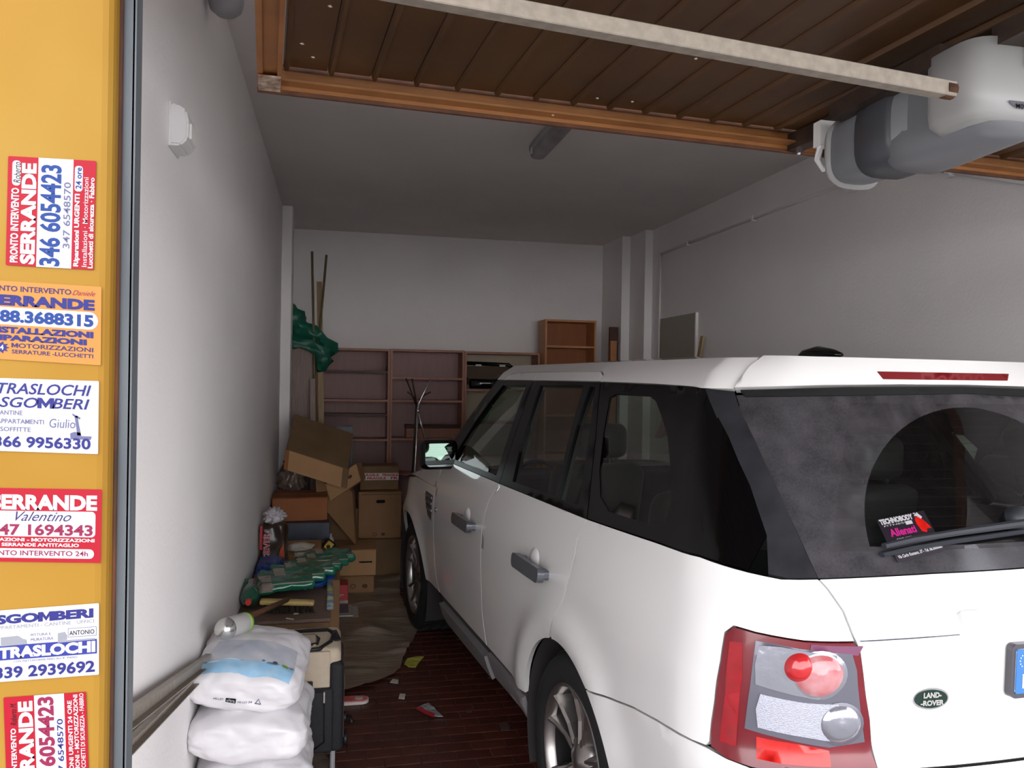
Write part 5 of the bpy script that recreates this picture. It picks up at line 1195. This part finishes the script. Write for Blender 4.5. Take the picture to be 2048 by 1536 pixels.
obj('pocket_piping', tube([Vector(q) - so for q in ((SX0 + .03, SY - .016, SZ0 + .262), (SX1 - .075, SY - .018, SZ0 + .262), (SX1 - .068, SY - .018, SZ0 + .20), (SX1 - .066, SY - .018, SZ0 + .05), (SX1 - .12, SY - .018, SZ0 + .012))], .004, 8), 'black_trim', sc, smooth=True)
obj('side_band', sb_(SX1 - .05, SY - .006, SZ0 - .004, SX1 + .012, SY + .30, SZ1 - .055, bev=.022, seg=4), 'black_fabric', sc, smooth=True)
obj('buckle_tab', sb_(SX1 - .155, SY - .022, SZ0 + .255, SX1 - .115, SY - .004, SZ0 + .305, bev=.003), 'black_trim', sc)
obj('zip_puller', sb_(SX1 - .072, SY - .026, SZ0 + .215, SX1 - .064, SY - .018, SZ0 + .262, bev=.002), 'zip_metal', sc)
obj('zip_track', tube([Vector(q) - so for q in ((SX1 + .0125, SY - .004, SZ0 + .06), (SX1 + .013, SY + .0, SZ1 - .10), (SX1 + .006, SY + .05, SZ1 - .045), (SX1 + .004, SY + .22, SZ1 - .045))], .0035, 6), 'steel_dark', sc)
# top pocket outlined in black, and a black carry strap
def loop3(L, rad, nm, m='black_trim'):
    obj(nm, tube([Vector(q) - so for q in L], rad, 8), m, sc, smooth=True)
zt = SZ1 + .002
loop3([(SX0 + .05, SY + .06, zt), (SX1 - .14, SY + .055, zt + .004), (SX1 - .10, SY + .075, zt + .004), (SX1 - .095, SY + .14, zt + .004), (SX1 - .115, SY + .20, zt), (SX0 + .05, SY + .20, zt)], .006, 'pocket_seam')
obj('top_pocket', sb_(SX0 + .05, SY + .06, SZ1 - .006, SX1 - .105, SY + .20, SZ1 + .008, bev=.006, seg=2), 'beige_fabric', sc)
loop3([(SX0 + .04, SY + .255, zt), (SX1 - .06, SY + .26, zt + .004), (SX1 - .03, SY + .22, zt), (SX1 - .045, SY + .10, zt), (SX1 - .09, SY + .02, zt - .002), (SX1 - .16, SY + .012, zt - .004)], .009, 'strap')
obj('corner_band', para(Vector((SX1 - .05, SY + .25, zt - .004)) - so, (.03, .012, 0), (.02, -.14, 0), (0, 0, .006)), 'black_trim', sc)
for q in (0, .22): obj('wheel', lathe([(0, -.01), (.026, -.01), (.028, 0), (.026, .01), (0, .01)], 18, axis='X', M=Matrix.Translation(Vector((SX1 + .022, SY + .05 + q, SZ0 + .03)) - so)), 'black_plastic', sc, smooth=True)
for q, m in ((SX1 - .03, 'grey_plastic'), (SX0 + .05, 'grey_plastic')):
    for y in (SY + .04, SY + .28): obj('foot_bar', tube([Vector((q, y, 0.0)) - so, Vector((q, y, SZ0 + .01)) - so], .011, 10), m, sc)
obj('red_cap', tube([Vector((SX1 - .03, SY + .012, 0.0)) - so, Vector((SX1 - .03, SY + .012, .02)) - so], .015, 10), 'cap_red', sc)
# ---------------------------------------------------------------- charcoal sack against the wall
cc = empty('charcoal_bag', (XL + .115, 5.58, .0), label='black and orange paper charcoal bag with a crumpled white top, against the left wall', cat='bag'); zc0 = at(520, 1142, y=5.5).z; cc.location.z = .3965; cc.location.y = 5.31; cc.location.x = XL + .095
H_ = .36
b = BM(); box(b, (0, 0, H_ / 2), (.165, .12, H_), bev=.03, seg=4); bmesh.ops.subdivide_edges(b, edges=[e for e in b.edges if e.calc_length() > .05], cuts=9, use_grid_fill=True); wob(b, .018, 14, 3); obj('sack_body', b, 'charcoal_print', cc, smooth=True)
b = blob((0, 0, H_ + .035), (.062, .05, .05), .55, 3, 5, 4); obj('crumpled_top', b, 'bag_top', cc, smooth=True)
obj('flame_print', flatpoly([[(-.02, .015), (.072, .015), (.076, .10), (.07, .17), (.065, .24), (.045, .20), (.03, .13), (.01, .16), (-.005, .08)]], lambda a, c, h: Vector((a, -.074 - .001 * (h == 0), c)), 1, step=1), 'flame', cc)
obj('red_side', flatpoly([[(-.08, .2), (-.066, .2), (-.064, .35), (-.08, .35)]], lambda a, c, h: Vector((a, -.072 - .001 * (h == 0), c)), 1, step=1), 'print_red', cc)
vs, fs = textmesh('BRUCIEVER', .06); V = [Vector((-.018 - v * .042, -.0765, .03 + u * .28)) for u, v in [(a, 1 - c) for a, c in vs]]
obj('letter_outline', ([Vector((p.x * 1.0, p.y + .0006, p.z)) for p in V], [], fs), 'ink_white', cc); vs, fs = textmesh('BRUCIEVER', .0); obj('lettering', ([Vector((-.018 - (1 - v) * .042, -.0773, .03 + u * .28)) for u, v in vs], [], fs), 'print_red', cc)
# crate that carries the charcoal bag and small things (mostly hidden)
carton('cardboard_box', 'long brown carton on the floor behind the green packs, carrying the charcoal bag', 'cardboard', (XL + .01, 5.215, 0), (.50, 0, 0), (0, .86, 0), (0, 0, .395), flap=False)
carton('cardboard_box', 'shallow carton with a dark hand hole under the white tissue, right of the charcoal bag', 'cardboard_light', (XL + .02, 5.50, .3965), (.36, 0, 0), (0, .5, 0), (0, 0, .10), hole=(.22, .045, .06, .035), flap=True)
carton('cardboard_box', 'dark carton behind the charcoal bag, under the blue-grey box', 'cardboard_dark', (XL + .012, 6.10, 0), (.42, 0, 0), (0, .55, 0), (0, 0, .47), flap=True)
# tissue and measuring tape
tq = at(598, 1083, y=5.62); ts = empty('tissue', (at(600, 1083, y=5.55).x, 5.58, .501), label='crumpled white tissue hanging on the brown carton beside the charcoal bag', cat='tissue')
b = blob((0, -.0, .035), (.085, .05, .03), .5, 3, 3, 3); obj('crumple', b, 'tissue', ts, smooth=True)
b = flatpoly([[(-.005, -.085), (.035, -.09), (.045, .02), (-.035, .02)]], lambda a, c, h: Vector((a, -.088 - .004 * h + .006 * math.sin(a * 90), c)), 1, step=.02); obj('hanging_corner', b, 'tissue', ts)
tq = at(658, 1084, y=6.05); tp = empty('tape_measure', (tq.x, 6.02, .40), label='yellow and black tape measure propped beside the wide carton', cat='tape measure')
Mr = Matrix.Rotation(math.radians(38), 3, 'Y')
b = BM(); box(b, (0, 0, .055), (.085, .045, .075), rot=None, bev=.014, seg=3); bmesh.ops.rotate(b, cent=(0, 0, .055), matrix=Mr, verts=b.verts); obj('case', b, 'black_plastic', tp)
b = BM(); box(b, (0, -.012, .055), (.05, .03, .06), bev=.004); bmesh.ops.rotate(b, cent=(0, 0, .055), matrix=Mr, verts=b.verts); obj('yellow_shell', b, 'yellow', tp)
obj('hub', lathe([(0, -.030), (.013, -.030), (.015, -.026), (.015, 0)], 16, axis='Y', M=Matrix.Translation((-.004, 0, .048))), 'black_plastic', tp)
obj('stand_strap', tube([(.01, 0, .0), (.012, 0, .03)], .015, 8), 'black_plastic', tp)
# blue-grey box, orange carton above, tilted open cartons
p0 = at(566, 1105, y=6.12); 
carton('storage_box', 'blue-grey plastic storage box under the orange-brown carton by the left wall', 'blue_grey', (XL + .02, 6.11, .475), (.42, 0, 0), (0, .45, 0), (0, 0, .13), flap=False)
z1 = .62; a = at(540, 995, y=6.16)
carton('cardboard_box', 'orange-brown carton on the blue-grey box, under the tilted flat box', 'cardboard_orange', (XL + .02, 6.16, .608), (.40, .03, -.0), (-.01, .42, 0), (.0, 0, a.z - .60 - .02), flap=True, tape='tape_brown')
# crumpled clear plastic beside the wall
b = blob((0, 0, 0), (.10, .12, .15), .5, 3, 11, 4); q = at(560, 960, y=6.52); o = tag(obj('plastic_bag', b, 'clear_film', smooth=True), 'crumpled clear plastic bag stuffed between the left wall and the tilted box', 'plastic bag'); o.location = (XL + .14, 6.72, q.z)
# leaning open carton with a small hole
P = lambda px, py, y: at(px, py, y=y)
a = P(712, 1092, 6.55); 
carton('cardboard_box', 'slanting carton with a small hand hole, leaning between the orange carton and archive box', 'cardboard', a + Vector((-.0, 0, 0)), P(633, 1000, 6.45) - a, (.02, .10, 0), P(705, 985, 6.62) - a, flap=False)
q = P(661, 1014, 6.41)
hh = tag(obj('glass_jar', lathe([(0, 0), (.022, 0), (.024, .01), (.024, .07), (.012, .09), (.012, .11), (0, .11)], 16), 'bottle_grey', smooth=True), 'small clear glass jar lying behind the tape measure', 'jar'); hh.location = P(661, 1072, 6.15); hh.location.z = .405
# carton with printed symbols under the flat box
a = P(668, 1018, 6.50)
carton('cardboard_box', 'carton with faded round symbols, jammed under the right end of the tilted flat box', 'cardboard_light', P(660, 1003, 6.48), P(722, 962, 6.48) - P(660, 1003, 6.48), (.05, .30, -.02), P(650, 968, 6.48) - P(660, 1003, 6.48), flap=False, marks=[('disc', .13, .08, .02, 'print_brown'), ('disc', .21, .08, .018, 'print_brown')])
# big flat box lying tilted on top of the pile
F0 = P(568, 938, 6.28); F1 = P(684, 975, 6.30); F2 = P(572, 898, 6.26); B0 = P(590, 828, 6.74)
b_r = carton('flat_box', 'large flat cardboard box lying tilted on top of the pile by the left wall', 'cardboard_dark', F0, (F1 - F0) * 1.08, B0 - F2, F2 - F0, flap=False)
ex, ez_ = F1 - F0, F2 - F0; nf = ex.cross(ez_).normalized()
if nf.y > 0: nf = -nf
obj('front_flap', para(ex * .06 + nf * .002, ex * .92, nf * .003, ez_ * .98), 'cardboard_light', b_r)
obj('side_flap', para(ex * -.005 + nf * .001, ex * .06, nf * .004, ez_ * .98), 'cardboard_orange', b_r)
P0_ = P(705, 862, 6.72)
carton('cardboard_box', 'grey-topped box behind the tilted flat box, in front of the left bookcase', 'grey_box', (P(672, 905, 7.05).x, 7.05, .60), (.14, 0, 0), (0, .14, 0), (0, 0, P(690, 853, 7.05).z - .60), flap=True, tape='paper')
carton('cardboard_box', 'dark carton deep in the pile, below the grey-topped box', 'cardboard_dark', (-.15, 6.78, 0), (.36, 0, 0), (0, .9, 0), (0, 0, .595), flap=False)
# ---------------------------------------------------------------- things on the floor
# thin plastic dust sheet
def floor_poly(px): return [tuple(at(a, b, z=0).xy) for a, b in px]
L = floor_poly([(640, 1390), (700, 1383), (740, 1372), (785, 1352), (800, 1340), (806, 1318), (822, 1290), (835, 1262), (815, 1230), (800, 1190), (800, 1150), (790, 1120), (700, 1120), (640, 1190)])
def shz(x, y): n = noise.noise(Vector((x * 2.2, y * 9, 0))) + .6 * noise.noise(Vector((x * 5, y * 20, 4))); return .006 + .045 * max(0, n) ** 1.3 + .02 * max(0, noise.noise(Vector((x * 3, y * 3, 9))))
v, f, _ = cdt([L], .03); sh_ = tag(obj('dust_sheet', ([Vector((p.x, p.y, shz(p.x, p.y))) for p in v], [], [tuple(t) for t in f]), 'sheet_plastic', smooth=True), 'thin crumpled translucent plastic dust sheet spread on the tiled floor by the front wheel', 'plastic sheet')
v, f, _ = cdt([floor_poly([(640, 1500), (690, 1560), (660, 1640), (560, 1640), (560, 1500)])], .03); tag(obj('plastic_scrap', ([Vector((p.x, p.y, shz(p.x * 3, p.y))) for p in v], [], [tuple(t) for t in f]), 'clear_film', smooth=True), 'crumpled clear plastic on the floor below the suitcase', 'plastic')
b = blob((0, 0, .055), (.13, .12, .055), .4, 4, 2, 4); o = tag(obj('plastic_bag', b, 'clear_film', smooth=True), 'shiny crumpled clear plastic bag on the floor between cartons and front wheel', 'plastic bag'); q = at(776, 1128, z=.04); o.location = (q.x, q.y, 0)
def scrap(name, label, px, m, h=.004, amp=.006, cat='litter'):
    L = [tuple(at(a, b, z=.004).xy) for a, b in px]; c = (sum(p[0] for p in L) / len(L), sum(p[1] for p in L) / len(L)); L = [(x - c[0], y - c[1]) for x, y in L]
    b = flatpoly([L], lambda a, d, t: Vector((a, d, h + (0 if t == 0 else -.002) + amp * (.5 + noise.noise(Vector((a * 40, d * 40, 1)))))), 1, step=.02); o = tag(obj(name, b, m), label, cat); o.location = (*c, 0); return o
scrap('yellow_wrapper', 'crumpled yellow-green wrapper on the tiles at the edge of the dust sheet', [(808, 1329), (815, 1318), (830, 1314), (848, 1314), (838, 1325), (832, 1335), (818, 1335)], 'yellow_leaf')
scrap('paper_scrap', 'small crumpled white paper left of and below the yellow wrapper', [(780, 1366), (786, 1358), (797, 1360), (796, 1368)], 'tissue')
scrap('paper_scrap', 'small square beige paper scrap on the tiles right of the red shoe sole', [(797, 1397), (800, 1387), (811, 1388), (809, 1398)], 'paper', amp=.001)
r = scrap('snack_wrapper', 'torn red, white and silver wrapper in the middle of the tiled floor', [(833, 1417), (857, 1406), (872, 1420), (886, 1434), (868, 1434), (848, 1425)], 'foil')
L = [at(a, b, z=.012) - r.location for a, b in ((832, 1418), (842, 1414), (852, 1422), (870, 1428), (868, 1435), (848, 1427))]
b = BM(); b.faces.new([b.verts.new(p + Vector((0, 0, .004))) for p in L]); b.faces.new([b.verts.new(p) for p in L[::-1]]); obj('red_print', b, 'print_red', r)
scrap('plaster_crumb', 'faint grey plaster splash on the tiles near the rear wheel', [(998, 1448), (1010, 1443), (1020, 1450), (1018, 1460), (1003, 1460)], 'grout', h=.002, amp=.003)
scrap('plaster_crumb', 'small pale crumb on the tiles above the plaster splash, in the middle', [(932, 1418), (943, 1417), (944, 1423), (934, 1424)], 'grout', h=.002, amp=.003)
# red flip-flop sole
sx = at(712, 1400, z=.01); shoe = empty('slipper', (sx.x - .02, sx.y, 0), label='red patterned slipper sole with a white rim sticking out from under the suitcase', cat='slipper')
L = roundrect(-.14, -.042, .085, .042, .04, 8)
obj('sole', flatpoly([L], lambda a, c, h: Vector((a, c, .001 if h else .016)), 1, step=.05), 'rubber_white', shoe)
obj('insole', flatpoly([[(x * .93, y * .85) for x, y in L]], lambda a, c, h: Vector((a, c, .016 if h else .019)), 1, step=.05), 'shoe_red', shoe)
obj('heel_print', flatpoly([roundrect(.015, -.018, .055, .02, .01)], lambda a, c, h: Vector((a, c, .019 if h else .020)), 1, step=.05), 'rubber_white', shoe)
# dark bits of strap beside the suitcase
tag(obj('strap_end', tube([at(688, 1430, z=.03), at(700, 1432, z=.03), at(705, 1445, z=.012)], .010, 6, squash=.5), 'black_trim', smooth=True), 'black strap end curling out on the floor beside the suitcase, below the slipper', 'strap')
